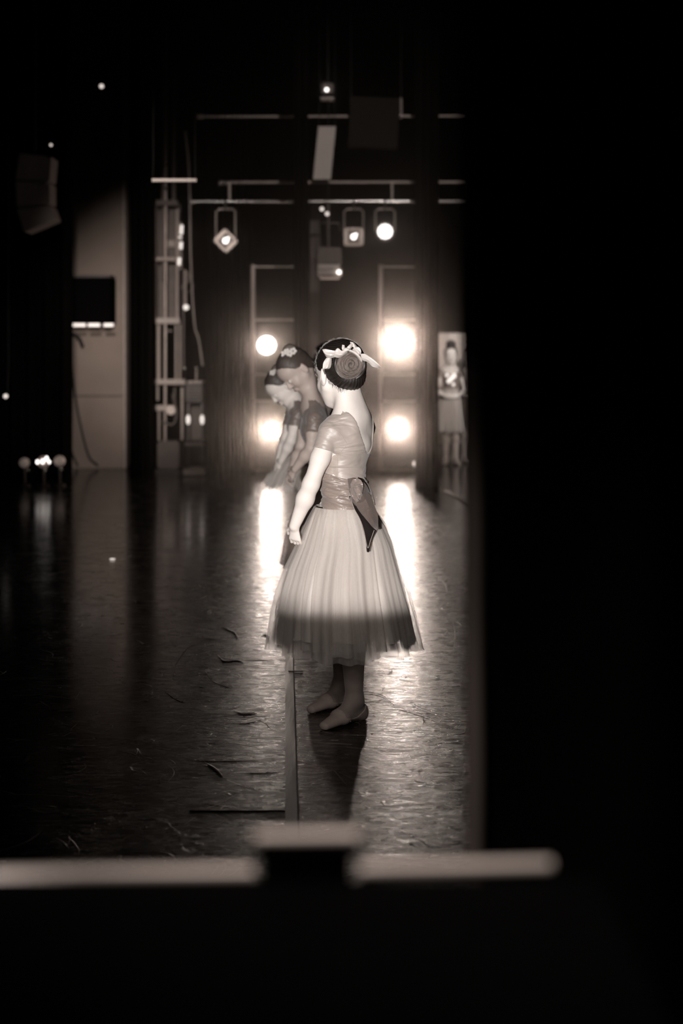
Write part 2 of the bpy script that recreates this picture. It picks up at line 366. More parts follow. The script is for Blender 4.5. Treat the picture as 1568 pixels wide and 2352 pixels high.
# near curtain on the right, light on its leading edge painted as a paler hem
nc = empty('wing_curtain', (cx(1106, 2.0), 2.0, 0), 'big black wing curtain close on the right, paler folded hem on its edge', 'curtain')
rows = []
xa, xb = cx(1098, 2.0), 3.0
for z in np.linspace(0, 4.5, 14):
    rows.append([(xa+(xb-xa)*i/120+(.012*math.sin(z*1.3) if i < 3 else 0)*0, 2.02+.05*math.sin(i*.55)*min(1, i/8)+.01*math.sin(z*2+i*.2), z) for i in range(121)])
MB().grid(rows).solid(.01).build('curtain_cloth', 'velvet', nc)
hem = [Vector((cx(x, 2.0), 2.0, EYE-(y-785)*2.0/FPX)) for x, y in ((1076, -400), (1077, 0), (1079, 400), (1080, 760), (1083, 900), (1088, 1150), (1090, 1500), (1091, 1900), (1091, 2200), (1091, 3270))]
hem[-1].z = .01
hp = curve_pts(hem, 5)
MB().tube([Vector((p.x, p.y+.004*math.sin(i*.9), p.z)) for i, p in enumerate(hp)], .0125, 14).build('curtain_hem', 'velvet_hem', nc)

# ------------------------------------------------------------------ lamp ladders
def ladder(px0, px1, ytop, label):
    d = LAMP_D; base = Vector((cx((px0+px1)/2, d), d, 0))
    r = empty('lamp_ladder', base, label, 'lamp stand', 'lamp ladders')
    zt = P(0, ytop, d).z
    for px in (px0, px1):
        MB().tube([(cx(px, d), d, .02), (cx(px, d), d, zt)], .024, 14).build('pole', 'pale_paint', r)
        MB().lathe((cx(px, d), d, 0), [(0, 0), (.06, 0), (.06, .015), (.03, .03), (.024, .03)]).build('foot_plate', 'dark_metal', r)
    for y in (ytop+5, 735, 860, 921, 1080):
        z = P(0, y, d).z
        MB().tube([(cx(px0, d), d, z), (cx(px1, d), d, z)], .0105, 10).build('rung', 'steel', r)
        if y in (860, 921): MB().sphere((cx(px0, d), d-.026, z), .012).build('clamp_bolt', 'chrome', r)
    return r
la = ladder(581, 684, 608, 'left pale tubular ladder carrying two burning stage lamps')
lb_ = ladder(874, 978, 608, 'right pale tubular ladder carrying two burning stage lamps')
names = ['upper round stage lamp on the left ladder, a clean white disc', 'lower blazing stage lamp on the left ladder beside the bowed girls',
         'largest and brightest stage lamp, upper on the right ladder', 'lower stage lamp with a starburst on the right ladder']
for (px, py, s, wt), lab in zip(LAMPS, names):
    d = LAMP_D-.12; c = P(px, py, d); R = {1: .10, 2: .085, 3: .11}[s]
    r = empty('stage_lamp', c, lab, 'stage lamp', 'burning lamps on the ladders')
    MB().lathe(c, [(R*1.1, -.02), (R*1.1, .10), (R*.9, .22), (R*.45, .30), (.001, .31)], (0, 1, 0), 32).build('lamp_housing', 'fixture', r)
    MB().lathe(c, [(R*1.16, -.025), (R*1.16, .0), (R*1.0, .0), (R*1.0, -.025), (R*1.16, -.025)], (0, 1, 0), 32).build('rim', 'dark_metal', r)
    MB().lathe(c, [(.001, -.012), (R*.6, -.008), (R*.99, .004)], (0, 1, 0), 32).build('lens', 'lens', r)
    y_ = MB().tube([c+Vector((-R*1.22*math.cos(t), .10, R*1.22*math.sin(t))) for t in np.linspace(0, math.pi, 24)], .006, 8)
    y_.build('yoke', 'dark_metal', r)
# ------------------------------------------------------------------ overhead pipes and what hangs there
def pipe(pts, r, label, name='rigging_pipe', mat='steel'):
    o = MB().tube(pts, r, 12); c = Vector(pts[0]); return tag(o.build(name, mat, own=c), label, 'pipe')
D2 = 16.0
def suspend(root, pts, r=.005):
    for q in pts: MB().tube([Vector(q), Vector((q[0], q[1], 8.0))], r, 6).build('suspension_cable', 'cable', root)
tp = empty('rigging_pipe', P(456, 268, D2), 'topmost thin horizontal pipe passing behind the dark square box', 'pipe')
MB().tube([P(456, 268, D2), P(1180, 266, D2)], .012, 12).build('tube', 'steel', tp)
MB().tube([P(453, 268, D2), P(468, 268, D2)], .026, 12).build('end_clamp', 'steel', tp)
suspend(tp, [P(690, 267, D2), P(978, 266, D2)])
pr = empty('lighting_bar', P(500, 440, D2), 'double horizontal lighting bar carrying the small hanging lamps', 'lighting bar')
MB().tube([P(503, 419, D2), P(1180, 418, D2)], .014, 12).build('upper_pipe', 'steel', pr)
MB().tube([P(440, 463, D2), P(1180, 462, D2)], .014, 12).build('lower_pipe', 'chrome', pr)
for px in (527, 900, 1077): MB().tube([P(px, 418, D2), P(px, 463, D2)], .014, 10).build('upright', 'steel', pr)
suspend(pr, [P(685, 419, D2), P(982, 418, D2)])
for px, py in ((506, 420), (519, 420), (441, 464)): MB().sphere(P(px, py, D2-.02), .028).build('coupler', 'chrome', pr)
spi = empty('short_pipe', P(349, 414, 12.0), 'short pale thick pipe above the rigging tower', 'pipe')
MB().tube([P(349, 414, 12.0), P(451, 414, 12.0)], .013, 12).build('tube', 'pale_board', spi); suspend(spi, [P(352, 414, 12.0), P(448, 414, 12.0)], .0012)
# hanging lanterns
def lantern(px, ytop, yb, kind, label):
    d = D2-.03; r = empty('hanging_lantern', P(px, 462, d), label, 'stage lamp', 'lanterns under the lighting bar')
    k = d/FPX; wd = 24*k
    MB().tube([P(px, 461, D2), P(px, 470, d), P(px, ytop+2, d)], .014, 8).build('hook_clamp', 'fixture', r)
    a, b = P(px-22, ytop+6, d), P(px+22, ytop+6, d); zc = P(0, yb-25, d).z
    MB().tube([(a.x, d, zc), a, P(px-15, ytop, d), P(px+15, ytop, d), b, (b.x, d, zc)], .009, 8).build('yoke', 'steel', r)
    c = P(px, yb-24, d)
    if kind == 'diamond' or kind == 'square':
        rot = Matrix.Rotation(math.radians(45), 3, 'Y') if kind == 'diamond' else Matrix.Identity(3)
        q = 17 if kind == 'diamond' else 18
        s_ = q*2*k
        MB().lathe(c+Vector((0, .02, 0)), [(.04, 0), (.075, .05), (.075, .28), (.03, .32)], (0, 1, 0), 20).build('lamp_housing', 'fixture', r)
        fr = MB()
        for sx, sz, w_, h_ in ((0, 1, s_, .022), (0, -1, s_, .022), (1, 0, .022, s_), (-1, 0, .022, s_)):
            bm_c = rot @ Vector((sx*s_/2, 0, sz*s_/2)); fr.box(c+bm_c, (w_+.02, .02, h_), rot)
        fr.build('gel_frame', 'steel', r)
        bk = MB(); bk.box(c+Vector((0, .015, 0)), (s_, .008, s_), rot); bk.build('gel_plate', 'dull_paint', r)
        MB().sphere(c+Vector((0, -.01, .0)), .030, (1, .4, 1)).build('lens', 'led', r)
        MB().sphere(c+Vector((.026, -.012, .026)), .013, (1, .4, 1)).build('lens', 'led', r)
    else:
        MB().lathe(c, [(.10, -.0), (.105, .02), (.09, .2), (.04, .26), (.001, .26)], (0, 1, 0), 28).build('lamp_housing', 'fixture', r)
        hexs = [(0, 0)]+[(math.cos(a)*.034, math.sin(a)*.034) for a in np.arange(6)*math.pi/3]+[(math.cos(a)*.064, math.sin(a)*.064) for a in np.arange(12)*math.pi/6]
        for hx, hz in hexs: MB().sphere(c+Vector((hx, -.012, hz)), .0165, (1, .5, 1), seg=10).build('led_lens', 'led', r)
    return r
lantern(518, 480, 577, 'diamond', 'leftmost hanging lantern with its square gel frame turned like a diamond')
lantern(812, 480, 568, 'square', 'hanging lantern with an upright square gel frame, under the dark box')
lantern(884, 480, 556, 'round', 'round hanging lamp with a honeycomb of lit dots, rightmost on the bar')
# dark square speaker hung from the topmost pipe
D3 = 15.7
sp = empty('hanging_speaker', P(858, 266, D3), 'dark square box speaker hanging from the topmost pipe', 'speaker')
c = P(858, 283, D3); rt = Matrix.Rotation(math.radians(3), 3, 'Y')
MB().box(c, (112*D3/FPX, .3, 110*D3/FPX), rt, .01).build('cabinet', 'speaker_grille', sp, False)
for px in (806, 921): MB().tube([P(px, 225, D3), P(px, 272, D3)], .012, 8).build('bracket', 'steel', sp)
MB().sphere(P(921, 262, D3-.05), .022).build('clamp_bolt', 'chrome', sp); suspend(sp, [P(806, 226, D3), P(921, 226, D3)])
# pale hanging panel, small lit boxes above and below
b = [P(731, 291, D3), P(771, 291, D3), P(759, 412, D3), P(719, 412, D3)]
pn = MB(); pn.grid([[b[0].lerp(b[1], t) for t in np.linspace(0, 1, 6)], [b[3].lerp(b[2], t) for t in np.linspace(0, 1, 6)]]).solid(.02)
hbn = empty('hanging_banner', b[0], 'pale slanting cloth panel hanging above the lighting bar', 'panel')
pn.build('cloth', 'door_panel', hbn); suspend(hbn, [b[0]+Vector((.01, 0, -.02)), b[1]+Vector((-.01, 0, -.02))], .004)
hl = empty('moving_light', P(755, 600, D3), 'boxy moving light with pale bands below the lighting bar', 'stage lamp')
MB().box(P(757, 588, D3), (54*D3/FPX, .22, 38*D3/FPX)).build('lamp_housing', 'dull_paint', hl)
MB().box(P(755, 613, D3-.03), (50*D3/FPX, .22, 9*D3/FPX)).build('top_band', 'door_panel', hl)
MB().box(P(757, 626, D3-.02), (56*D3/FPX, .22, 14*D3/FPX)).build('body_band', 'pale_board', hl)
MB().box(P(757, 638, D3-.02), (44*D3/FPX, .2, 5*D3/FPX)).build('bottom_band', 'pale_board', hl)
MB().sphere(P(778, 625, D3-.15), .022).build('status_light', 'led', hl)
MB().tube([P(735, 570, D3), P(732, 512, D3), P(778, 512, D3), P(781, 530, D3)], .010, 8).build('yoke', 'fixture', hl)
MB().tube([P(754, 570, D3), P(754, 463, D3)], .010, 8).build('hanger', 'dull_paint', hl); suspend(hl, [P(754, 464, D3)])
for px, py in ((739, 480), (751, 491)): tag(MB().sphere(P(px, py, D3-.1), .02).build('indicator_lamp', 'led_soft', own=P(px, py, D3-.1)), 'tiny lit indicator just under the lighting bar, %s of the pair' % ('left' if px < 745 else 'right'), 'lamp')
sb = empty('ceiling_lamp', P(752, 240, D3), 'small lit box lamp high up in the centre above the topmost pipe', 'lamp')
MB().box(P(752, 205, D3), (27*D3/FPX, .15, 24*D3/FPX)).build('lamp_housing', 'dull_paint', sb)
MB().sphere(P(750, 206, D3-.08), .02).build('bulb', 'led', sb)
MB().box(P(752, 228, D3), (30*D3/FPX, .15, 5*D3/FPX)).build('bracket', 'pale_board', sb)
MB().tube([(P(752, 60, D3).x, D3, 8.0), P(752, 194, D3)], .008, 8).build('hanger', 'dark_metal', sb)
# strip of dull wall edge in the centre
tag(MB().box(((cx(712, 17.5)+cx(732, 17.5))/2, 17.5, 1.5), (20*17.5/FPX, .1, 3.0)).build('wooden_post', 'dull_paint', own=Vector((cx(722, 17.5), 17.5, 0)), smooth=False), 'dim tall post in the centre behind the lighting bar', 'post')

# ------------------------------------------------------------------ left side: speaker stack, wall speaker, cables, globes
arr = empty('line_array', P(85, 350, 14.5), 'curved stack of dark speakers hanging at the far left', 'speaker')
D4 = 14.5
for i, (x0_, y0_, x1_, y1_, x2_, y2_, x3_, y3_) in enumerate([(44, 350, 118, 358, 113, 418, 35, 415), (35, 415, 113, 418, 114, 470, 38, 478), (38, 478, 114, 470, 126, 505, 55, 535)]):
    q = [P(x0_, y0_+1.5, D4), P(x1_, y1_+1.5, D4), P(x2_, y2_-1.5, D4), P(x3_, y3_-1.5, D4)]; bm = bmesh.new()
    fr = [bm.verts.new(p) for p in q]; bk = [bm.verts.new(p+Vector((0, .35, 0))) for p in q]
    bm.faces.new(fr); bm.faces.new(bk[::-1])
    for k in range(4): bm.faces.new((fr[k], fr[(k+1) % 4], bk[(k+1) % 4], bk[k]))
    bmesh.ops.recalc_face_normals(bm, faces=bm.faces)
    bmesh.ops.bevel(bm, geom=bm.edges[:], offset=.008, segments=2, affect='EDGES')
    m_ = MB(); m_.addbm(bm); m_.build('cabinet', 'dull_paint', arr, False)
MB().tube([P(80, 352, D4+.15), P(80, 200, D4+.15), Vector((cx(80, D4+.15), D4+.15, 8.0))], .012, 8).build('hanging_cable', 'cable', arr)
MB().box(P(96, 421, D4-.01), (24*D4/FPX, .03, 5*D4/FPX)).build('badge_plate', 'dull_paint', arr)
ws = empty('wall_speaker', P(210, 690, 16.8), 'black square speaker mounted on the pale pier, broken white strip below it', 'speaker')
D5 = 16.7
MB().box(P(210, 690, D5+.1), (100*D5/FPX, .4, 103*D5/FPX), bev=.01).build('cabinet', 'black_plastic', ws, False)
MB().box(P(206, 636, D5+.1), (106*D5/FPX, .42, 6*D5/FPX)).build('top_bracket', 'dark_metal', ws)
for a, b_ in ((161, 196), (203, 229), (239, 260)):
    MB().box(P((a+b_)/2, 746.5, D5-.1), ((b_-a)*D5/FPX, .05, 7*D5/FPX)).build('strip', 'led_soft', ws)
def cable(pts, label, r=.012):
    cp = curve_pts(pts, 8); tag(MB().tube(cp, r, 8).build('power_cable', 'cable', own=Vector(cp[-1])), label, 'cable')
D6 = 17.06
cable([P(163, 780, D6), P(166, 850, D6), P(176, 930, D6), P(190, 1000, D6), P(205, 1050, D6), P(225, 1069, D6)], 'longer dark cable sagging down the pale pier to the floor')
cable([P(153, 880, D6), P(155, 960, D6), P(163, 1030, D6), P(178, 1070, D6)], 'dark cable hugging the left edge of the pale pier')
cable([P(150, 768, D6-.05), P(168, 768, D6-.06), P(182, 778, D6-.05), P(190, 797, D6-.02)], 'short dark cable tail curving below the wall speaker', .02)
st = empty('side_pipe', (cx(150, 16.9), 16.9, 0), 'thin pipe with small fittings along the left edge of the pier', 'pipe')
MB().tube([(cx(148, 16.9), 16.9, .02), (cx(146, 16.9), 16.9, 5)], .014, 10).build('tube', 'fixture', st)
for px, py, rr in ((144, 688, .018), (157, 688, .018), (140, 717, .014), (156, 717, .014), (150, 762, .036), (152, 775, .03)):
    MB().sphere(P(px, py, 16.85), rr).build('fitting', 'led_soft' if py in (762,) else 'chrome', st)  # one fitting glows as a painted glint
MB().sphere(P(151, 792, 16.85), .04).build('plug', 'black_plastic', st)
tag(MB().tube([(cx(285, 16.9), 16.95, 0.01), (cx(279, 16.9), 16.95, 7.5)], .018, 10).build('conduit_pipe', 'pale_paint', own=Vector((cx(285, 16.9), 16.95, 0))), 'long vertical conduit at the right edge of the pale pier', 'pipe')
for px, py, nm in ((233, 198, 'tiny lit lamp high above the pale pier'), (117, 333, 'faint lit point just above the speaker stack'), (13, 910, 'small lit lamp at the far left picture edge')):
    p = P(px, py, 14); e = empty('signal_lamp', p, nm, 'lamp')
    MB().sphere(p, .02 if py != 333 else .012).build('bulb', 'led_soft', e); MB().lathe(p+Vector((0, .02, 0)), [(.026, 0), (.03, .03), (.012, .07)], (0, 1, 0), 14).build('socket', 'black_plastic', e)
    MB().tube([p+Vector((0, .07, 0)), p+Vector((0, .12, .3)), p+Vector((0, .12, 8.0-p.z))], .0015, 8).build('hanging_cable', 'cable', e)
for i, (px, py, rr) in enumerate(((56, 1063, .050), (100, 1061, .060), (137, 1059, .055))):
    d = 15.0; p = P(px, py, d); d = 15.0
    lab = ('dimmest floor globe lamp, left in the row of three', 'middle globe lamp of the row with several bright points', 'right globe lamp of the row, nearest the pale pier')[i]
    b0 = Vector((p.x, d, 0)); e = empty('globe_lamp', b0, lab, 'lamp', 'globe lamps on the floor')
    MB().sphere(p, rr, seg=28).build('globe', 'globe', e)
    MB().lathe(b0, [(0.001, 0), (.06, 0), (.06, .012), (.014, .03), (.014, p.z-rr*.9)]).build('stand', 'dark_metal', e)
    MB().sphere(P(px+8 if i == 0 else px+4, 1080 if i < 2 else 1078, d-.03), .014).build('knob', 'chrome', e)
    if i == 1:
        for qx, qy, q in ((86, 1061, .017), (98, 1060, .02), (107, 1053, .018), (113, 1061, .014)):
            MB().sphere(P(qx, qy, d-rr-.005), q, (.8, .4, 1.2), seg=12).build('bulb', 'led', e)  # glowing beads paint the specular spots of the middle globe

# ------------------------------------------------------------------ rigging tower and clutter
D7 = 16.6
tw = empty('rigging_tower', (cx(385, D7), D7, 0), 'tall pale open-frame rigging tower with cross plates', 'tower')
k7 = D7/FPX
for px, y0_, y1_, r, mt in ((357, 460, 740, .018, 'pale_paint'), (364, 745, 880, .022, 'pale_paint'), (381, 60, 1050, .016, 'steel'), (375, 130, 640, .022, 'dull_paint'), (407, 480, 740, .018, 'pale_paint'),
                        (404, 745, 880, .013, 'pale_paint'), (413, 745, 880, .012, 'pale_paint'), (418, 890, 1010, .016, 'steel'), (365, 930, 1012, .014, 'pale_paint'), (401, 890, 960, .012, 'dull_paint'), (421, 620, 850, .012, 'dull_paint'), (399, 160, 460, .022, 'dull_paint'), (362, 885, 920, .014, 'pale_paint')):
    MB().tube([P(px, y0_, D7+(.1 if mt == 'dull_paint' else 0)), P(px-(2 if px == 381 else 0), y1_, D7+(.1 if mt == 'dull_paint' else 0))], r, 10).build('upright', mt, tw)
for xa_, xb_, y, h, mt in ((352, 408, 466, 12, 'dull_paint'), (350, 402, 595, 7, 'pale_paint'), (355, 413, 737, 13, 'pale_board'), (351, 426, 877, 12, 'pale_paint'), (352, 402, 937, 13, 'pale_paint'), (371, 402, 1020, 4, 'pale_paint'), (383, 396, 760, 5, 'dull_paint')):
    MB().box(P((xa_+xb_)/2, y, D7-.04), ((xb_-xa_)*k7, .06, h*k7)).build('cross_plate', mt, tw)
MB().box(P(388, 600, D7+.25), (54*k7, .05, 265*k7)).build('back_panel', 'dull_paint', tw, False)
MB().box(P(391, 560, D7+.2), (22*k7, .06, 16*k7)).build('junction_box', 'pale_paint', tw)
MB().lathe(P(392, 942, D7-.12), [(.001, 0), (.05, 0), (.055, .05), (.03, .09)], (0, 1, 0), 18).build('pulley', 'steel', tw)
MB().tube(curve_pts([P(396, 905, D7-.05), P(405, 950, D7-.05), P(396, 975, D7-.05), P(372, 968, D7-.05)], 6), .012, 8).build('bent_bracket', 'dull_paint', tw)
MB().box((cx(388, D7), D7+.05, .19), (50*k7, .3, .3)).build('ballast_box', 'dull_paint', tw)
MB().box((cx(385, D7), D7+.05, .02), (62*k7, .5, .04)).build('base_plate', 'dark_metal', tw)
for px, py in ((381, 377), (382, 432)): MB().sphere(P(px, py, D7-.06), .02).build('bolt', 'chrome', tw)
wl = empty('work_light', P(414, 560, D7-.1), 'broken column of bright tube lights beside the rigging tower', 'lamp')
for px, y0_, y1_ in ((417, 517, 538), (416, 556, 572), (412, 592, 609), (414, 543, 547)): MB().tube([P(px, y0_, D7-.1), P(px-1, y1_, D7-.1)], .017, 10).build('tube_lamp', 'led_soft', wl)
MB().box(P(415, 565, D7-.03), (8*k7, .03, 110*k7)).build('batten', 'dull_paint', wl)
pl = empty('pull_rod', P(427, 706, D7-.1), 'thin hanging rod ending in a bright round knob', 'rod')
MB().tube([P(425, 620, D7-.1), P(426, 704, D7-.1)], .014, 8).build('rod', 'pale_paint', pl)
MB().sphere(P(427, 706, D7-.12), .030).build('knob', 'led_soft', pl)  # knob is no lamp, its glow is a painted highlight
MB().sphere(P(428, 637, D7-.0), .05, (.9, .5, 1.5)).build('counterweight', 'dull_paint', pl)
fan = tag(MB().tube([P(430+14*math.cos(a), 655+16*math.sin(a), D7+.1) for a in np.linspace(-.3, 3.2, 20)], .014, 8).build('coiled_cable', 'fixture', own=P(430, 655, D7)), 'dark coiled cable hung beside the round knob', 'cable')
tag(MB().tube(curve_pts([P(425, 300, D7), P(433, 380, D7), P(436, 470, D7), P(438, 600, D7), P(446, 740, D7), P(456, 780, D7), P(465, 840, D7)], 6), .010, 8).build('hanging_rope', 'pale_paint', own=P(425, 300, D7)), 'slack rope hanging right of the rigging tower', 'rope')
ct = empty('equipment_cart', (cx(449, D7), D7-.3, 0), 'narrow cart with bright chrome side rails and slotted unit on top', 'cart')
D8 = D7-.3; k8 = D8/FPX
for px in (432, 464): MB().tube([P(px, 925, D8), P(px, 1012, D8)], .015, 10).build('rail', 'chrome', ct)
for px in (432, 464): MB().sphere(P(px, 964, D8-.01), .022, (1, 1, 2.4)).build('clamp', 'led_soft', ct)  # glowing clamps paint bright highlights on the rails
for y in (877, ): MB().box(P(450, y, D8), (34*k8, .25, 5*k8)).build('lid', 'pale_paint', ct)
un = MB().box(P(448, 902, D8+.06), (38*k8, .3, 42*k8)).build('slotted_unit', 'dark_metal', ct)
for y in (895, 902, 909): MB().box(P(448, y, D8-.1), (34*k8, .02, 3*k8)).build('slot', 'dull_paint', un)
MB().box(P(448, 1018, D8), (40*k8, .4, 8*k8)).build('shelf', 'dull_paint', ct)
MB().box(P(448, 970, D8+.2), (30*k8, .02, 80*k8)).build('back_panel', 'dull_paint', ct)
for px in (432, 464): MB().tube([P(px, 1018, D8), (cx(px, D8), D8, .05)], .012, 8).build('leg', 'dark_metal', ct)
MB().box((cx(448, D8), D8-.02, .04), (46*k8, .42, .06)).build('base', 'pale_paint', ct)
for px, py in ((424, 845), (451, 845)): MB().sphere(P(px, py, D8), .018).build('knob', 'chrome', ct)
MB().tube([P(424, 850, D8), P(424, 875, D8)], .006, 6).build('stem', 'dark_metal', ct); MB().tube([P(451, 850, D8), P(450, 875, D8)], .010, 6).build('stem', 'pale_paint', ct)
# small floor unit near right ladder
for px, py, lab in ((955, 1066, 'small glowing floor lamp at the foot of the right lamp ladder'), (1000, 1083, 'faint glowing floor lamp next to the girl by the door')):
    p = P(px, py, 16.0); e = empty('floor_light', (p.x, p.y, 0), lab, 'lamp')
    MB().lathe((p.x, p.y, 0), [(.001, 0), (.05, 0), (.05, .01), (.012, .02), (.012, p.z)]).build('stand', 'dark_metal', e)
    MB().sphere(p, .034 if px < 980 else .025).build('bulb', 'led_soft' if px < 980 else 'pale_paint', e)
    MB().lathe(p+Vector((0, .02, 0)), [(.036, 0), (.036, .05), (.012, .07)], (0, 1, 0), 14).build('socket', 'dark_metal', e)

# pale board behind the right-hand girl
db = empty('door_panel', (cx(1050, 18.3), 18.3, 0), 'tall pale door panel behind the girl at the right', 'door')
MB().box((cx(1052, 18.3), 18.33, P(0, 765, 18.3).z/2), (100*18.3/FPX, .05, P(0, 765, 18.3).z), bev=.005).build('leaf', 'door_panel', db, False)
for px in (1004, 1068, 1101): MB().box((cx(px, 18.25), 18.29, P(0, 765, 18.3).z/2), (.03, .03, P(0, 765, 18.3).z)).build('stile', 'pale_board', db)
MB().box((cx(1052, 18.3), 18.28, .1), (100*18.3/FPX, .03, .2)).build('kick_plate', 'dull_paint', db, False)

# ------------------------------------------------------------------ floor marks, tape and scraps
def tape(name, mat, pts, wd, label, cat, z=.0015):
    pts = [Vector(p) for p in pts]; rows = []
    n = 40
    for i in range(n+1):
        p = pts[0].lerp(pts[1], i/n); t = (pts[1]-pts[0]).normalized(); s_ = Vector((-t.y, t.x, 0))
        rows.append([p+s_*wd*q+Vector((0, 0, z+(.0015*math.sin(i*.8) if abs(q) == .5 else 0)*.3)) for q in (-.5, -.25, 0, .25, .5)])
    m_ = MB().grid(rows).solid(-.001); return tag(m_.build(name, mat, own=Vector((pts[0].x, pts[0].y, 0))), label, cat)
tape('seam_tape', 'seam_tape', [G(663, 1430), G(671, 2050)], .036, 'vinyl seam tape running away from camera left of the dancer', 'tape')
tape('seam_gap', 'cable', [G(671, 1430), G(690, 2050)], .005, 'thin black seam line along the vinyl tape left of the dancer', 'floor seam', .002)
tape('floor_tape', 'hand_tape', [G(1023, 1127), G(1088, 1168)], .05, 'slanting pale tape mark on the floor in front of the far girl', 'tape')
rg = G(435, 1863); rg2 = G(655, 1863)
rdg = MB().tube([rg.lerp(rg2, t)+Vector((0, 0, .001)) for t in np.linspace(0, 1, 12)], .0035, 8)
for v_ in rdg.v: v_.z = (v_.z+.002)*.5
tag(rdg.build('floor_ridge', 'steel', own=rg), 'straight raised ridge across the vinyl, left of the seam tape near the road case', 'floor seam')  # vinyl ridge in pale steel colour, a painted highlight line
scraps = [((505, 1440), (525, 1448), (540, 1456), (545, 1470)), ((600, 1458), (612, 1460), (618, 1472)), ((500, 1505), (515, 1520), (545, 1518), (560, 1524)),
          ((540, 1634), (560, 1640), (590, 1636)), ((425, 1740), (470, 1748), (520, 1748), (590, 1746)), ((470, 1752), (495, 1768), (512, 1785)), ((520, 1360), (540, 1364), (560, 1362)),
          ((570, 1240), (585, 1238), (590, 1243)), ((525, 1325), (545, 1326), (550, 1322)), ((1050, 1688), (1066, 1682), (1068, 1668)), ((400, 1560), (402, 1530), (430, 1490), (452, 1480)),
          ((375, 1585), (400, 1605), (425, 1615)), ((470, 1540), (490, 1565), (512, 1575), (530, 1580)), ((1095, 1500), (1110, 1515), (1085, 1530)), ((1040, 1430), (1045, 1460), (1042, 1490)),
          ((1000, 1390), (1010, 1405), (1030, 1400)), ((540, 1290), (556, 1296), (570, 1294)), ((600, 1270), (615, 1268), (622, 1273)), ((560, 1516), (600, 1516), (630, 1520)), ((530, 1660), (560, 1662), (600, 1655)),
          ((640, 1772), (600, 1776), (560, 1775)), ((610, 1240), (618, 1236), (624, 1242)), ((1010, 1330), (1022, 1342), (1026, 1360))]
for i, cpx in enumerate(scraps):
    c3 = [G(*q) for q in cpx]; pts = curve_pts(c3, 6); nn = len(pts)
    big = i in (0, 1, 2, 3, 5); wv = .0042 if big else .0015  # broad ones are wrinkles in the vinyl, their highlight painted pale
    rr = [wv*(.25+math.sin(math.pi*(j+.3)/(nn+.2))) for j in range(nn)]
    m_ = MB().tube([p+Vector((0, 0, wv*1.1)) for p in pts], rr, 7)
    for v_ in m_.v: v_.z = (v_.z)*.45
    o = m_.build('lint_scrap', 'scrap', own=Vector((pts[0].x, pts[0].y, 0)))
    tag(o, ('broad pale curl of lint lying on the scuffed black floor' if big else 'thin pale curved thread of lint on the scuffed black floor'), 'lint', 'broad curls of lint on the floor' if big else 'thin threads of lint on the floor')
for i, cpx in enumerate([((840, 1590), (880, 1600), (905, 1622), (960, 1640), (1000, 1655)), ((935, 1525), (915, 1532), (894, 1541)), ((835, 1548), (860, 1546), (900, 1543)), ((945, 1610), (960, 1625), (1030, 1650)), ((875, 1592), (880, 1584), (882, 1580))]):
    pts = curve_pts([G(*q) for q in cpx], 6)
    tag(MB().tube([p+Vector((0, 0, .003)) for p in pts], .0009, 6).build('fallen_thread', 'dark_hair_strand', own=Vector(pts[0])), 'dark thread lying on the shiny floor right of the dancer', 'thread', 'dark threads right of the dancer')
tag(MB().tube([G(662, 1543)+Vector((0, 0, .003)), G(695, 1544)+Vector((0, 0, .003))], .0022, 6).build('hair_pin', 'pale_board', own=G(662, 1543)), 'pale straight hairpin lying across the seam left of the feet', 'hairpin')
for px, py, lab in ((258, 1286, 'bright sequin on the dark floor at the left'), (981, 1276, 'bright sequin on the floor right of the skirt'), (463, 1582, 'small sequin left of the seam tape'), (945, 1926, 'small sequin near the road case'), (1004, 1556, 'small bright sequin right of the dancer on the shiny patch')):
    g = G(px, py); tag(MB().sphere(g+Vector((0, 0, .006)), .013 if px < 300 else .006, (1.5, 1, .35)).build('sequin', 'led_soft' if px < 300 else 'chrome', own=g), lab, 'sequin')  # leftmost sequin glows, its glint painted as emission

# ------------------------------------------------------------------ road case close to the camera
rc = empty('road_case', (-.4, .95, 0), 'waist-high black road case close to the camera with metal edge strips', 'case')
zc = P(0, 2000, 1.24).z
MB().box((-.54, .95, (zc-.004)/2), (1.5, .58, zc-.004), bev=.006).build('body', 'case', rc, False)
MB().tube([P(-500, 2020, 1.24), P(0, 2014, 1.24), P(300, 2010, 1.24), P(582, 2007, 1.24)], .006, 12).build('edge_strip', 'case_metal', rc)
MB().tube([P(827, 2000, 1.24), P(1265, 1990, 1.24)], .006, 12).build('edge_strip', 'case_metal', rc)
MB().box(P(703, 1975, 1.24), (.075, .03, .035)).build('latch', 'case', rc)
MB().tube([P(586, 1927, 1.24), P(822, 1923, 1.24)], .006, 12).build('latch_bar', 'case_metal', rc)
MB().box(P(703, 1945, 1.25), (.09, .012, .012)).build('latch_bracket', 'case', rc)
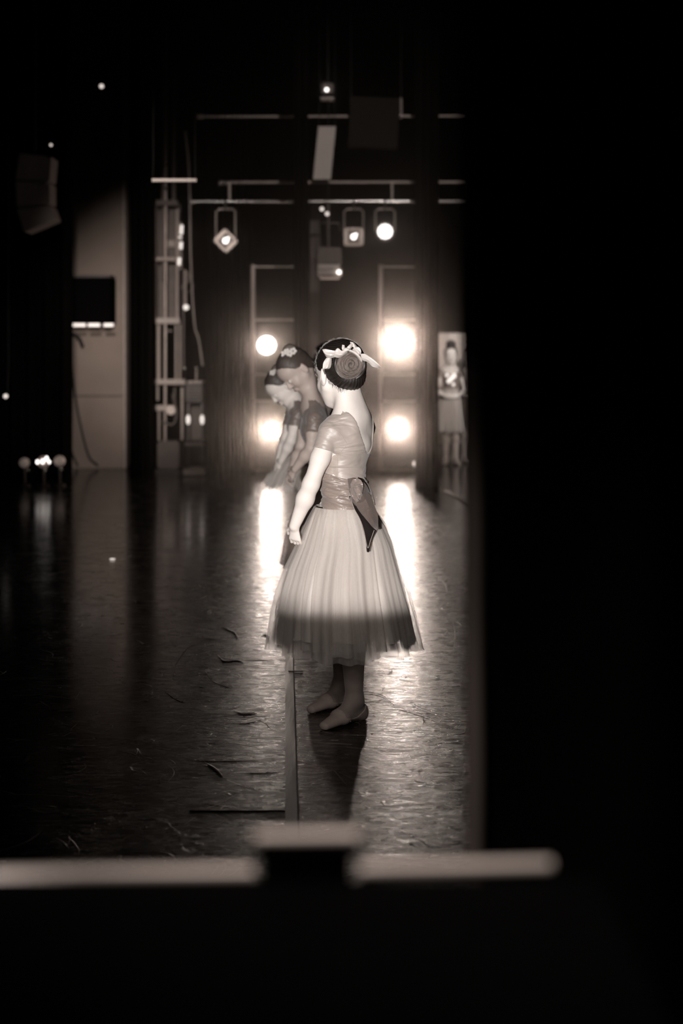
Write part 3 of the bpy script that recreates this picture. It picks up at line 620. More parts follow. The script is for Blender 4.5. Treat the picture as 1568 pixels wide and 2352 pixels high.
# ------------------------------------------------------------------ people: distance fields turned into one smooth mesh
def V3(a): return np.array([a[0], a[1], a[2]], dtype=np.float32)
def smin(a, b, k):
    h = np.clip(.5+.5*(b-a)/k, 0, 1); return b+(a-b)*h-k*h*(1-h)
def prim_box(p):
    t = p[0].lstrip('-')
    if t == 'c': pts = [p[1], p[2]]; r = max(p[3], p[4])
    elif t == 'e': pts = [p[1]]; r = max(p[2])
    else: pts = [p[1], p[2]]; r = max(*p[3], *p[4])
    pts = np.array([list(q) for q in pts]); return pts.min(0)-r, pts.max(0)+r
def prim_eval(p, X, Y, Z):
    t = p[0].lstrip('-')
    if t == 'c':
        a, b = V3(p[1]), V3(p[2]); ba = b-a; L2 = float(ba@ba)+1e-9
        x, y, z = X-a[0], Y-a[1], Z-a[2]; h = np.clip((x*ba[0]+y*ba[1]+z*ba[2])/L2, 0, 1)
        return np.sqrt((x-h*ba[0])**2+(y-h*ba[1])**2+(z-h*ba[2])**2)-(p[3]+(p[4]-p[3])*h)
    if t == 'e':
        c = V3(p[1]); x, y, z = X-c[0], Y-c[1], Z-c[2]; r = p[2]; ax = p[3]; q = 0; q2 = 0
        for i in range(3):
            u = x*ax[i][0]+y*ax[i][1]+z*ax[i][2]; q = q+(u/r[i])**2; q2 = q2+(u/r[i]**2)**2
        k0 = np.sqrt(q); k1 = np.sqrt(q2)+1e-9; return k0*(k0-1)/k1
    a, b = V3(p[1]), V3(p[2]); ba = b-a; Ln = float(np.sqrt(ba@ba)); d = ba/Ln; lat = V3(p[5]); lat = lat-d*(lat@d); lat /= np.sqrt(lat@lat); fw = np.cross(d, lat)
    x, y, z = X-a[0], Y-a[1], Z-a[2]; s = x*d[0]+y*d[1]+z*d[2]; h = np.clip(s/Ln, 0, 1)
    rl = p[3][0]+(p[4][0]-p[3][0])*h; rf = p[3][1]+(p[4][1]-p[3][1])*h; o = s-h*Ln; ro = (rl+rf)*.5*.7
    u = x*lat[0]+y*lat[1]+z*lat[2]; v = x*fw[0]+y*fw[1]+z*fw[2]
    k0 = np.sqrt((u/rl)**2+(v/rf)**2+(o/ro)**2); k1 = np.sqrt((u/rl**2)**2+(v/rf**2)**2+(o/ro**2)**2)+1e-9
    return k0*(k0-1)/k1
class Grid:
    def __init__(s, lo, hi, res):
        s.lo = np.array(lo, dtype=np.float32); s.res = res; s.n = np.ceil((np.array(hi)-s.lo)/res).astype(int)+1
        s.ax = [s.lo[i]+np.arange(s.n[i], dtype=np.float32)*res for i in range(3)]
        s.X, s.Y, s.Z = s.ax[0][:, None, None], s.ax[1][None, :, None], s.ax[2][None, None, :]
    def field(s, prims, mg=.05):
        A = np.full(s.n, .3, dtype=np.float32)
        for p in prims:
            lo, hi = prim_box(p); i0 = np.clip(((lo-mg-s.lo)/s.res).astype(int), 0, s.n); i1 = np.clip(((hi+mg-s.lo)/s.res).astype(int)+2, 0, s.n)
            if (i1 <= i0).any(): continue
            sl = tuple(slice(i0[k], i1[k]) for k in range(3))
            d = prim_eval(p, s.ax[0][sl[0]][:, None, None], s.ax[1][sl[1]][None, :, None], s.ax[2][sl[2]][None, None, :]).astype(np.float32)
            if p[0][0] == '-': A[sl] = -smin(-A[sl], d, p[-1])
            else: A[sl] = smin(A[sl], d, p[-1])
        return A
    def pos(s, o, ax):   # projection of the grid on an axis through o
        return (s.X-o[0])*ax[0]+(s.Y-o[1])*ax[1]+(s.Z-o[2])*ax[2]
def surface(A, g, smooth=1):
    n = A.shape; S = A < 0
    C = np.zeros((n[0]-1, n[1]-1, n[2]-1), dtype=np.int8)
    for i in (0, 1):
        for j in (0, 1):
            for k in (0, 1): C += S[i:n[0]-1+i, j:n[1]-1+j, k:n[2]-1+k]
    act = (C > 0) & (C < 8); ids = np.argwhere(act); m = len(ids)
    if m == 0: return np.zeros((0, 3)), np.zeros((0, 4), int)
    idx = -np.ones(C.shape, dtype=np.int32); idx[act] = np.arange(m)
    acc = np.zeros((m, 3)); cnt = np.zeros(m)
    cor = [(i, j, k) for i in (0, 1) for j in (0, 1) for k in (0, 1)]
    val = {c: A[ids[:, 0]+c[0], ids[:, 1]+c[1], ids[:, 2]+c[2]] for c in cor}
    for a in cor:
        for d in range(3):
            if a[d]: continue
            b = list(a); b[d] = 1; b = tuple(b); va, vb = val[a], val[b]; cr = (va < 0) != (vb < 0)
            t = np.where(cr, va/np.where(cr, va-vb, 1), 0); p = np.tile(np.array(a, float), (m, 1)); p[:, d] += t
            acc[cr] += p[cr]; cnt[cr] += 1
    V = (ids+acc/cnt[:, None])*g.res+g.lo
    F = []
    for d in range(3):
        e = [1, 2, 0][d]; f = [2, 0, 1][d]
        sa = [slice(1, -1)]*3; sb = [slice(1, -1)]*3; sa[d] = slice(0, -1); sb[d] = slice(1, None)
        a = S[tuple(sa)]; b = S[tuple(sb)]; off = [1, 1, 1]; off[d] = 0
        for flip in (0, 1):
            q = np.argwhere((a & ~b) if not flip else (~a & b))+np.array(off)
            if not len(q): continue
            def at(de, df):
                r = q.copy(); r[:, e] -= de; r[:, f] -= df; return idx[r[:, 0], r[:, 1], r[:, 2]]
            o = [(0, 0), (1, 0), (1, 1), (0, 1)]; o = o if not flip else o[::-1]
            F.append(np.stack([at(*c) for c in o], 1))
    F = np.concatenate(F); F = F[(F >= 0).all(1)]
    for _ in range(smooth):
        s_ = np.zeros_like(V); c_ = np.zeros(len(V))
        for k in range(4):
            a, b = F[:, k], F[:, (k+1) % 4]
            np.add.at(s_, a, V[b]); np.add.at(c_, a, 1); np.add.at(s_, b, V[a]); np.add.at(c_, b, 1)
        V = V*.45+.55*s_/np.maximum(c_, 1)[:, None]
    return V, F
def field_mesh(A, g, name, mat, parent, smooth=1, uvs=None):
    V, F = surface(A, g, smooth); off = wloc(parent)
    V = V-np.array(off); me = bpy.data.meshes.new(name)
    me.vertices.add(len(V)); me.vertices.foreach_set('co', V.astype(np.float32).ravel())
    me.loops.add(len(F)*4); me.loops.foreach_set('vertex_index', F[:, ::-1].astype(np.int32).ravel())
    me.polygons.add(len(F)); me.polygons.foreach_set('loop_start', np.arange(len(F), dtype=np.int32)*4)
    me.polygons.foreach_set('loop_total', np.full(len(F), 4, dtype=np.int32)); me.update(calc_edges=True); me.validate(); me.shade_smooth()
    if uvs:
        U = uvs(V+np.array(off)); ul = me.uv_layers.new(name='UVMap'); vi = np.zeros(len(me.loops), dtype=np.int32); me.loops.foreach_get('vertex_index', vi)
        ul.data.foreach_set('uv', U.astype(np.float32)[vi].ravel())
    me.materials.append(M[mat]); o = bpy.data.objects.new(name, me); COL.objects.link(o)
    if parent: o.parent = parent
    WL[o.name] = off; return o
def hand_prims(W, D, Nn, S, s=1., curl=.55):
    """W wrist, D towards the fingers, Nn palm side, S thumb side."""
    W, D, Nn, S = Vector(W), Vector(D).normalized(), Vector(Nn), Vector(S)
    Nn = (Nn-D*Nn.dot(D)).normalized(); S = (S-D*S.dot(D)-Nn*S.dot(Nn)).normalized(); pr = []
    pr.append(('ec', W+D*.008*s, W+D*.058*s, (.019*s, .014*s), (.029*s, .0115*s), S, .008))
    for o, ln in ((.0225, .060), (.0075, .069), (-.0075, .064), (-.0215, .050)):
        p = W+D*.064*s+S*o*s; dr = (D+S*o*2.2).normalized(); a = curl*.55; r = .0074*s
        for q, fr in enumerate((.44, .32, .24)):
            dr2 = (dr*math.cos(a)+Nn*math.sin(a)); n = p+dr2*ln*fr*s
            pr.append(('c', p, n, r, r*.9, .003)); p = n; r *= .92; a += curl
    p = W+D*.018*s+S*.019*s+Nn*.006*s; q = p+(D*.6+S*.75+Nn*.35).normalized()*.032*s; t = q+(D*.95+S*.2+Nn*.35).normalized()*.027*s
    pr += [('c', p, q, .0105*s, .0088*s, .006), ('c', q, t, .0085*s, .0072*s, .003)]
    return pr
def head_prims(c, f, l, u, s):
    q = lambda a, b, d: c+(l*a+f*b+u*d)*s
    ax = (l, f, u); e = lambda a, b, d, r, k: ('e', q(a, b, d), tuple(x*s for x in r), ax, k*s)
    pr = [e(0, -.004, .022, (.076, .092, .086), .01), e(0, .030, -.040, (.058, .060, .066), .03), ('c', q(0, .062, -.092), q(0, .064, -.094), .017*s, .015*s, .03*s),
          e(0, .052, .030, (.058, .040, .045), .02)]
    for sg in (-1, 1):
        pr += [e(sg*.033, .058, -.036, (.025, .027, .025), .02), ('c', q(sg*.055, .012, -.05), q(sg*.02, .06, -.09), .014*s, .013*s, .03*s),
               ('-e', q(sg*.030, .099, -.004), (.017*s, .014*s, .011*s), ax, .008*s), e(sg*.030, .0825, -.006, (.0125, .0105, .0095), .004),
               e(sg*.076, -.002, -.018, (.0075, .017, .028), .006), ('-e', q(sg*.085, .001, -.016), (.006*s, .009*s, .016*s), ax, .004*s),
               e(sg*.0785, -.008, -.012, (.009, .007, .026), .004), e(sg*.011, .094, -.034, (.008, .008, .006), .005)]
    pr += [('c', q(0, .088, .004), q(0, .104, -.030), .0065*s, .0105*s, .01*s), e(0, .0905, -.0585, (.021, .009, .0055), .005), e(0, .0885, -.068, (.017, .009, .0065), .004),
           ('-c', q(-.018, .0985, -.0632), q(.018, .0985, -.0632), .0022*s, .0022*s, .002*s)]
    return pr
def dancer(spec, label, group=None):
    J = {k: (Vector(v) if isinstance(v, (tuple, list, Vector)) and len(v) == 3 else v) for k, v in spec.items()}
    base = (J['ank_l']+J['ank_r'])/2; base.z = 0
    root = empty('person', base, label, 'person', group)
    s = J.get('s', 1); up = Vector((0, 0, 1)); lat = J['lat'].normalized(); fw = lat.cross(up).normalized()
    hf = J['hf'].normalized(); hu = J['hu']; hu = (hu-hf*hu.dot(hf)).normalized(); hl = hu.cross(hf)
    hs = J.get('hs', 1.05); hc = J['head']; res = J.get('res', .0036)
    pel, wai, che, shc = J['pelvis'], J['waist'], J['chest'], J['shoulders']
    T = [('ec', pel, wai, (.112*s, .088*s), (.088*s, .070*s), lat, .02), ('ec', wai, che, (.088*s, .070*s), (.104*s, .078*s), lat, .04), ('ec', che, shc, (.104*s, .078*s), (.090*s, .052*s), lat, .04),
         ('ec', shc+lat*.02*s, J['sh_l'], (.046*s, .044*s), (.040*s, .040*s), up, .05), ('ec', shc-lat*.02*s, J['sh_r'], (.046*s, .044*s), (.040*s, .040*s), up, .05)]
    for sg in (-1, 1):    # shoulder blades
        T.append(('e', che*.45+shc*.55-fw*.045*s+lat*sg*.05*s, (.034*s, .018*s, .045*s), (lat, fw, up), .025))
    Nk = [('c', shc+up*.012*s-fw*.004, hc-hu*.045*hs-hf*.022*hs, .047*s, .040*s, .05)]
    Nk += [('c', shc+up*.0*s+lat*sg*.05*s-fw*.01, hc-hu*.05*hs+hl*sg*.02-hf*.025*hs, .028*s, .026*s, .035) for sg in (-1, 1)]
    A = []; AL = []
    for sd in 'lr':
        sh, el, wr = J['sh_'+sd], J['el_'+sd], J['wr_'+sd]
        a = [('c', sh, sh.lerp(el, .5), .036*s, .034*s, .03), ('c', sh.lerp(el, .5), el, .034*s, .029*s, .02), ('c', el, el.lerp(wr, .35), .030*s, .031*s, .02), ('c', el.lerp(wr, .35), wr, .031*s, .020*s, .02)]
        A += a
        if sd == 'l': AL = a
        A += hand_prims(wr, J['hd_'+sd], J['hn_'+sd], J['ht_'+sd], J.get('hand_s', .86)*s, J.get('curl', .55))
    Lg = []; Ft = {}
    for sd, sg in (('l', 1), ('r', -1)):
        hip = pel+lat*sg*.062*s-up*.03; kn, an, he, to = J['kn_'+sd], J['ank_'+sd], J['heel_'+sd], J['toe_'+sd]
        Lg += [('c', hip, kn, .072*s, .046*s, .03), ('c', kn, kn.lerp(an, .32), .044*s, .046*s, .02), ('c', kn.lerp(an, .32), an, .046*s, .0285*s, .03)]
        h0 = he+up*.026; t0 = to+up*.014; mid = h0.lerp(t0, .55)+up*.012; fl = (t0-h0).cross(up).normalized()
        Ft[sd] = [('c', h0, an, .027*s, .029*s, .02), ('ec', h0, mid, (.026*s, .024*s), (.036*s, .024*s), fl, .02), ('ec', mid-up*.004, t0, (.034*s, .021*s), (.017*s, .012*s), fl, .015), ('c', an, mid, .028*s, .018*s, .02)]
    Hd = head_prims(hc, hf, hl, hu, hs)
    # ---- body
    allp = T+Nk+A+Lg+Ft['l']+Ft['r']+Hd
    bb = [prim_box(p) for p in allp]; lo = np.min([b[0] for b in bb], 0)-.02; hi = np.max([b[1] for b in bb], 0)+.02
    g = Grid(lo, hi, res); B = g.field(T+Nk, .06)
    B = smin(B, g.field(Lg+Ft['l']+Ft['r'], .05), .01); B = smin(B, g.field(A, .05), .008); B = smin(B, g.field(Hd, .05), .02)
    B = np.maximum(B, -(g.Z-.003))
    field_mesh(B, g, 'body', J.get('skin', 'skin'), root)
    # ---- eyes
    for sg in (-1, 1):
        eo = MB().sphere(hc+(hl*sg*.030+hf*.084-hu*.006)*hs, .0105*hs, seg=14).build('eye', 'eye', root)
        MB().sphere(hc+(hl*sg*.030+hf*.0915-hu*.006)*hs, .0045*hs, seg=10).build('iris', 'iris', eo)
    MB().sphere(hc+(hf*.0945-hu*.0635)*hs, .010*hs, (1.6, .6, .5), Matrix((hl, hf, hu)).transposed(), 14).build('lips', 'lip', root)
    # ---- bodice, cap sleeves and V back
    lo = np.minimum(prim_box(('c', pel-up*.08, shc, .22, .22))[0], prim_box(('c', J['sh_l'].lerp(J['el_l'], .5), J['sh_r'].lerp(J['el_r'], .5), .07, .07))[0])
    hi = np.maximum(prim_box(('c', pel, shc, .22, .22))[1], prim_box(('c', J['sh_l'].lerp(J['el_l'], .5), J['sh_r'].lerp(J['el_r'], .5), .07, .07))[1])
    g2 = Grid(lo, hi, min(res, .0036)); tb = g2.field(T+Nk, .06)
    ax = (shc-wai).normalized()                      # trunk axis
    tf = lat.cross(ax).normalized()
    h = g2.pos(wai, ax); v = g2.pos(che, tf); uu = np.abs(g2.pos(che, lat)); Hs = (shc-wai).length
    f = tb-.004*s; nk = g2.field(Nk[:1], .08)-J.get('collar', .027)*s; f = np.maximum(f, -nk)
    zb, zf = J.get('vback', .62)*Hs, J.get('vfront', .78)*Hs
    # U/V shaped openings: back (v<0) deeper than front
    wb = np.sqrt(np.clip(h-zb, 0, None))*.215*s; wf = np.sqrt(np.clip(h-zf, 0, None))*.45*s
    opening = np.where(v < 0, wb, wf)-uu
    bod = np.maximum(f, opening)
    sl = 1e3*np.ones((1, 1, 1), dtype=np.float32); sleeve = None
    for sd in 'lr':
        sh, el = J['sh_'+sd], J['el_'+sd]; d = (el-sh).normalized(); t = g2.pos(sh, d)
        cut = t-J.get('sleeve', .072)*s-.10*g2.pos(sh, fw)*(1 if sd == 'l' else 1)
        fa = g2.field([('c', sh, sh.lerp(el, .5), .036*s, .034*s, .03)], .05)-.0055*s-.0008*np.sin(g2.Z*260+g2.X*150)
        fa = np.maximum(fa, cut); sleeve = fa if sleeve is None else np.minimum(sleeve, fa)
        bod = np.maximum(bod, np.where(g2.pos(sh, lat*(1 if sd == 'l' else -1)) > 0, cut, -1))
    bod = smin(bod, np.maximum(sleeve, opening-.01), .006)
    bod = np.maximum(bod, -h-.17*s)
    bodo = field_mesh(bod, g2, 'bodice', J.get('bod', 'bodice'), root, 3)
    # ---- sash
    if J.get('sash'):
        top, bot = J['sash']
        rip = .0016*np.sin(h*330+2.0*np.sin(g2.X*23+1)+1.5*np.sin(g2.Y*31))+.0028*np.sin(h*120+3.5*np.sin(g2.X*14)+2*np.sin(g2.Y*17+2))
        ss = tb-.009-rip
        tilt = .12*g2.pos(wai, tf)
        ss = np.maximum(ss, np.maximum(h-top-tilt, bot-h+tilt)); field_mesh(ss, g2, 'sash', 'sash', root, 0)
    # ---- tights and slippers
    lb_ = [prim_box(p) for p in Lg+Ft['l']+Ft['r']]; g3 = Grid(np.min([b[0] for b in lb_], 0)-.02, np.max([b[1] for b in lb_], 0)+.02, max(res, .0036))
    tg = np.maximum(g3.field(Lg+Ft['l']+Ft['r'], .05)-.0022, g3.Z-(pel.z-.02)); tg = np.maximum(tg, .0025-g3.Z)
    if J.get('tights', True): field_mesh(tg, g3, 'tights', 'tights', root)
    for sd in 'lr':
        he, to = J['heel_'+sd], J['toe_'+sd]; dr = (to-he).normalized(); g4 = Grid(*[np.array(x) for x in (np.min([prim_box(p)[0] for p in Ft[sd]], 0)-.012, np.max([prim_box(p)[1] for p in Ft[sd]], 0)+.012)], res*.8)
        ff = g4.field(Ft[sd], .04)-.0045; a = g4.pos(he, dr); Ln = (to-he).length
        rim = .036+.020*np.clip(1-a/(Ln*.25), 0, 1)-.012*np.sin(np.clip(a/Ln/.66, 0, 1)*math.pi)
        rim = np.where(a > Ln*.60, .2, rim)
        sh_ = np.maximum(ff, g4.Z-rim); sh_ = np.maximum(sh_, .001-g4.Z)
        so = field_mesh(sh_, g4, 'ballet_slipper', 'shoe', root)
        if J.get('detail'):
            sdv = dr.cross(up).normalized(); m0 = he.lerp(to, .50)
            pts = [m0+sdv*.0385*s*math.cos(t)-dr*.012*math.sin(t)+up*(.018+.0485*math.sin(t)) for t in np.linspace(-.05, math.pi+.05, 18)]
            MB().tube(pts, .0028, 6).build('elastic_strap', 'elastic', so)
            pts = [he.lerp(to, .61)+sdv*.031*math.cos(t)+up*(.040+.012*math.sin(t))+dr*.004*math.sin(t) for t in np.linspace(0, math.pi, 12)]
            MB().tube(pts, .0022, 6).build('drawstring_edge', 'elastic', so)
    # ---- hair
    g5 = Grid(*[np.array(x) for x in (np.array(hc)-.15*hs, np.array(hc)+.16*hs)], J.get('hres', .003))
    hf_ = g5.pos(hc, hf)/hs; hu_ = g5.pos(hc, hu)/hs; hl_ = g5.pos(hc, hl)/hs
    hh = g5.field([('e', hc+(-hf*.006+hu*.024)*hs, (.081*hs, .096*hs, .089*hs), (hl, hf, hu), .01), ('e', hc+(-hf*.052-hu*.032)*hs, (.052*hs, .040*hs, .040*hs), (hl, hf, hu), .03*hs)], .05)
    xs = np.array([-.12, -.06, -.03, .0, .03, .05, .065, .12]); ys = np.array([-.088, -.088, -.052, .0, .018, .05, .066, .075])
    line = np.interp(hf_.ravel(), xs, ys).reshape(hf_.shape)-.012*np.clip(np.abs(hl_)/.05, 0, 1.5)*0
    ang = np.arctan2(hl_, hu_-.03+hf_*0)
    hh = hh-.0011*np.sin(ang*46+3*np.sin(hf_*40))
    hh = np.maximum(hh, (line-hu_)*hs*.75-.0015*np.sin(hl_*700+hf_*300)*(hf_ < 0))
    def huv(V):
        d = V-np.array(hc); L_ = d@np.array(hl); U_ = d@np.array(hu); F_ = d@np.array(hf)
        bc = (-.075, .02); return np.stack([np.hypot(L_, U_-.03)*4, np.arctan2(L_, U_-.03)/math.pi*3], 1)
    field_mesh(hh, g5, 'hair', J.get('hairm', 'hair'), root, 1, huv)
    return root, dict(hc=hc, hf=hf, hl=hl, hu=hu, hs=hs, lat=lat, fw=fw, J=J)
def bun(root, c, n, r, hgt):
    """coiled bun: a swirl-shaped dome that looks out along n"""
    n = Vector(n).normalized(); u = n.orthogonal().normalized(); v = n.cross(u); rows = []; uv = []
    NR, NT = 42, 120
    for i in range(NR+1):
        q = i/NR; row = []
        for j in range(NT):
            a = 2*math.pi*j/NT
            ph = (q*3.1*2*math.pi - a); ridge = .5+.5*math.cos(ph); ridge = ridge**.6
            prof = math.sqrt(max(0, 1-(q**2.4)*.98)); rr = r*q*(1+.03*math.sin(2*a+1))
            z = hgt*(prof*(.80+.20*ridge) - .22*math.exp(-(q/.12)**2))+.0022*math.sin(a*2+q*60)*q
            if i == NR: z = -.015
            row.append(Vector(c)+(u*math.cos(a)+v*math.sin(a))*rr*(1+.05*ridge*q)+n*z)
            uv.append((a/(2*math.pi)*4 if False else q*8-a/(2*math.pi)*0, a*0+q*3.2))
        rows.append(row)
    uv = []
    for i in range(NR+1):
        for j in range(NT): uv.append((2*math.pi*j/NT*.45, i/NR*6))
    m = MB().grid(rows, True); b = m.build('hair_bun', 'bun', root, uvs=uv)
    pts = [Vector(c)+(u*math.cos(a)+v*math.sin(a))*r*1.04+n*(.004+.002*math.sin(a*5)) for a in np.linspace(0, 2*math.pi, 50)]
    MB().tube(pts, .0075, 10).build('bun_wrap', 'hair', b); return b
def strip(pairs, bulge=.006, th=.0015, n=6, cols=7, fold=.35):
    """cloth strip between a left and a right edge; each pair is (xl,yl,xr,yr,depth)"""
    L = curve_pts([P(a, b, d) for a, b, _, _, d in pairs], n); R = curve_pts([P(c, e, d+.004) for _, _, c, e, d in pairs], n); rows = []
    for i, (a, b) in enumerate(zip(L, R)):
        row = []
        for k in range(cols):
            t = k/(cols-1); p = a.lerp(b, t); p.y -= bulge*(math.sin(math.pi*t)+fold*math.sin(3*math.pi*t+i*.12+.6)); row.append(p)
        rows.append(row)
    return MB().grid(rows).solid(th)
def skirt(root, mat, zs, cxs, cy, rx, ry, layers, pleats, hem_j, name='skirt_layer', seed=3, top_y=0):
    rnd = random.Random(seed)
    for li in range(layers):
        ph = [rnd.uniform(0, 6.28) for _ in range(6)]; sc = 1-.045*li; rows = []; uv = []; NT = 260; NZ = 26; dz = rnd.uniform(-.02, .03)*(1 if li else .3)+li*.006
        z0, z1 = zs[0], zs[-1]
        for i in range(NZ+1):
            t = i/NZ; row = []
            for j in range(NT):
                a = 2*math.pi*j/NT
                edge = t*(dz+hem_j*(math.sin(3*a+ph[0])+.6*math.sin(7*a+ph[1])+.35*math.sin(17*a+ph[2])+.2*math.sin(41*a+ph[5])))
                z = z0+(z1-z0)*t+edge; zz = min(max(z, z1), z0); q = (z0-zz)/(z0-z1)
                X_ = np.interp(q, [(z0-k)/(z0-z1) for k in zs], cxs); RX = np.interp(q, [(z0-k)/(z0-z1) for k in zs], rx); RY = np.interp(q, [(z0-k)/(z0-z1) for k in zs], ry)
                am = (.005+.042*t**1.1); w_ = am*(.55*math.sin(pleats*a+ph[3]+2.5*t*math.sin(ph[0]))+.3*math.sin(pleats*2.3//1*a+ph[4])+.35*math.sin(5*a+ph[1])*t)
                k_ = sc if t > .1 else 1-(1-sc)*t*10
                row.append(Vector((X_+math.cos(a)*(RX*k_+w_), cy+math.sin(a)*(RY*k_+w_), z))); uv.append((j/NT*3, t))
            rows.append(row)
        # shared seam vertex keeps the loop closed
        m = MB().grid(rows, True); o = m.build(name, mat, root, uvs=uv)
# ------------------------------------------------------------------ the dancer in focus
Fd = Vector((-.92, .39, 0)); Ld = Vector((-.39, -.92, 0))
Y0 = 5.72
main, mi = dancer(dict(
    lat=Ld, s=1.0, hs=1.10, head=P(783, 855, Y0), hf=(-.52, .82, -.20), hu=(-.10, .16, .98),
    pelvis=P(800, 1190, Y0), waist=P(787, 1098, Y0), chest=P(798, 1015, Y0), shoulders=P(806, 962, Y0),
    sh_l=P(757, 992, Y0-.085), el_l=P(714, 1112, Y0-.11), wr_l=P(676, 1208, Y0-.07), hd_l=(.03, .35, -.88), hn_l=(.45, .85, .2), ht_l=(-.85, .4, 0), curl=.75,
    sh_r=P(836, 984, Y0+.12), el_r=P(770, 1100, Y0+.27), wr_r=P(690, 1195, Y0+.16), hd_r=(-.4, -.5, -.75), hn_r=(.5, -.3, .2), ht_r=(-.6, .2, .5),
    kn_l=(.040, 5.69, .40), ank_l=(.048, 5.69, .082), heel_l=(.068, 5.735, .0), toe_l=(-.062, 5.575, .0),
    kn_r=(.015, 5.87, .40), ank_r=(.000, 5.95, .082), heel_r=(.030, 5.985, .0), toe_r=(-.115, 5.83, .0),
    collar=.042, sash=(.012, -.118), vback=.47, vfront=.86, sleeve=.070, detail=True, res=.0034, hres=.0025),
    'dancer in focus with a coiled bun, white hair ribbons, satin bodice and long tulle skirt')
hc, hs = mi['hc'], mi['hs']
bun(main, P(803, 838, Y0-.085), (.16, -.97, .05), .053, .040)
# fine flyaway hairs round the outline of the head
m_ = MB(); rnd = random.Random(5)
for i in range(150):
    a = rnd.uniform(-.5, 3.7); rd = Vector((math.cos(a), rnd.uniform(-.1, .1), math.sin(a))).normalized()
    p0 = hc+Vector((0, 0, .022*hs))+Vector((rd.x*.086*hs, rd.y*.08, rd.z*.092*hs)); tn = Vector((-rd.z, 0, rd.x))*rnd.choice((-1, 1))
    ln = rnd.uniform(.006, .02); m_.tube([p0, p0+tn*ln*.5+rd*.003, p0+tn*ln+rd*rnd.uniform(.002, .008)], .00028, 4, False)
def wisps(lst, r=.0004):
    for c in lst: m_.tube(curve_pts([P(x, y, Y0+.0) for x, y in c], 6), r, 5, False)
wisps([((836, 876), (846, 874), (853, 879), (857, 885)), ((834, 884), (843, 884), (848, 880)), ((832, 893), (838, 900), (834, 906)), ((836, 888), (842, 896), (836, 903), (831, 900)),
       ((727, 812), (724, 806), (724, 800)), ((776, 784), (777, 779), (778, 776)), ((722, 835), (717, 830)), ((728, 862), (724, 868), (722, 872))])
m_.build('loose_hair', 'bun', main)
bdy = [o for o in COL.objects if o.parent == main and o.name.startswith('body')][0]
from mathutils.bvhtree import BVHTree
bvb = BVHTree.FromPolygons([v.co+WL[bdy.name] for v in bdy.data.vertices], [tuple(q.vertices) for q in bdy.data.polygons])
def onskin(x, y, off=.001):
    d_ = (P(x, y, 6)-Vector((0, 0, EYE))).normalized(); h_ = bvb.ray_cast(Vector((0, 0, EYE)), d_); return h_[0]-d_*off if h_[0] else None
m_ = MB(); rnd = random.Random(15)
for i in range(170):
    x = rnd.uniform(752, 829); y = np.interp(x, [752, 765, 780, 795, 815, 829], [874, 881, 887, 888, 886, 876])+rnd.uniform(-5, 2)
    ln = rnd.uniform(4, 12)*(1.3 if 772 < x < 796 else .9); dx = rnd.gauss(0, 1.5)+(790-x)*.05
    pts = [onskin(x+dx*t, y+ln*t, .0012) for t in (0, .35, .7, 1)]
    if all(q is not None for q in pts): m_.tube(pts, [.0009, .0007, .0005, .0002], 4, False)
m_.build('nape_hair', 'hair', main)
# white satin ribbons pinned around the bun
dr = Y0-.115
rb = [([(740, 803, 745, 812, dr), (748, 802, 750, 820, dr-.004), (765, 805, 757, 822, dr-.008), (780, 805, 768, 820, dr-.004), (792, 806, 786, 815, dr-.002), (798, 804, 797, 808, dr)], .010),
      ([(769, 806, 764, 815, dr-.012), (776, 800, 770, 820, dr-.016), (786, 806, 782, 820, dr-.012), (799, 800, 797, 810, dr-.004)], .008),
      ([(750, 822, 761, 823, dr-.004), (743, 832, 760, 838, dr-.004), (741, 842, 756, 846, dr-.002), (741, 850, 745, 848, dr), (746, 860, 747, 859, dr)], .008),
      ([(786, 792, 791, 793, dr), (785, 800, 792, 801, dr-.004), (787, 806, 791, 806, dr)], .004),
      ([(804, 785, 812, 787, dr+.02), (807, 794, 819, 797, dr+.015), (814, 800, 818, 806, dr+.01)], .005),
      ([(795, 800, 798, 806, dr), (800, 794, 805, 800, dr), (806, 788, 810, 793, dr+.01)], .003),
      ([(815, 797, 809, 803, dr), (824, 798, 813, 808, dr-.004), (829, 806, 819, 813, dr-.004), (828, 814, 822, 814, dr)], .008),
      ([(804, 803, 800, 806, dr-.004), (818, 810, 812, 812, dr-.008), (828, 820, 823, 822, dr), (834, 836, 830, 836, dr+.02)], .004),
      ([(828, 813, 831, 826, dr+.01), (838, 813, 835, 828, dr), (848, 819, 846, 832, dr-.01), (862, 830, 856, 842, dr-.015), (874, 844, 873, 845, dr-.02)], .006)]
hb = None
for pr_, bl in rb:
    o = strip(pr_, bl, .0012).build('hair_ribbon', 'satin_ribbon', main)
MB().sphere(P(795, 803, dr-.008), .008, (1.5, .8, .9)).build('ribbon_knot', 'satin_ribbon', main)
# piping along the V of the back, seams
sc_ = Y0
from mathutils.bvhtree import BVHTree
bod = [o for o in COL.objects if o.parent == main and o.name.startswith('bodice')][0]
bvh = BVHTree.FromPolygons([v.co+WL[bod.name] for v in bod.data.vertices], [tuple(q.vertices) for q in bod.data.polygons])
def seam(pix, r, name):
    pts = []
    for q in curve_pts([(x, y, 0) for x, y in pix], 8):
        d_ = (P(q.x, q.y, 6)-Vector((0, 0, EYE))).normalized(); h_ = bvh.ray_cast(Vector((0, 0, EYE)), d_)
        if h_[0]: pts.append(h_[0]+h_[1]*0-d_*r*.3)
    if len(pts) > 3: MB().tube(pts, r, 6).build(name, 'piping', bod)
seam([(746, 985), (765, 984), (782, 997), (793, 1014), (796, 1021), (786, 1034), (776, 1042)], .0010, 'armhole_seam')
seam([(776, 1044), (775, 1062), (774, 1082), (771, 1104)], .0009, 'side_seam')
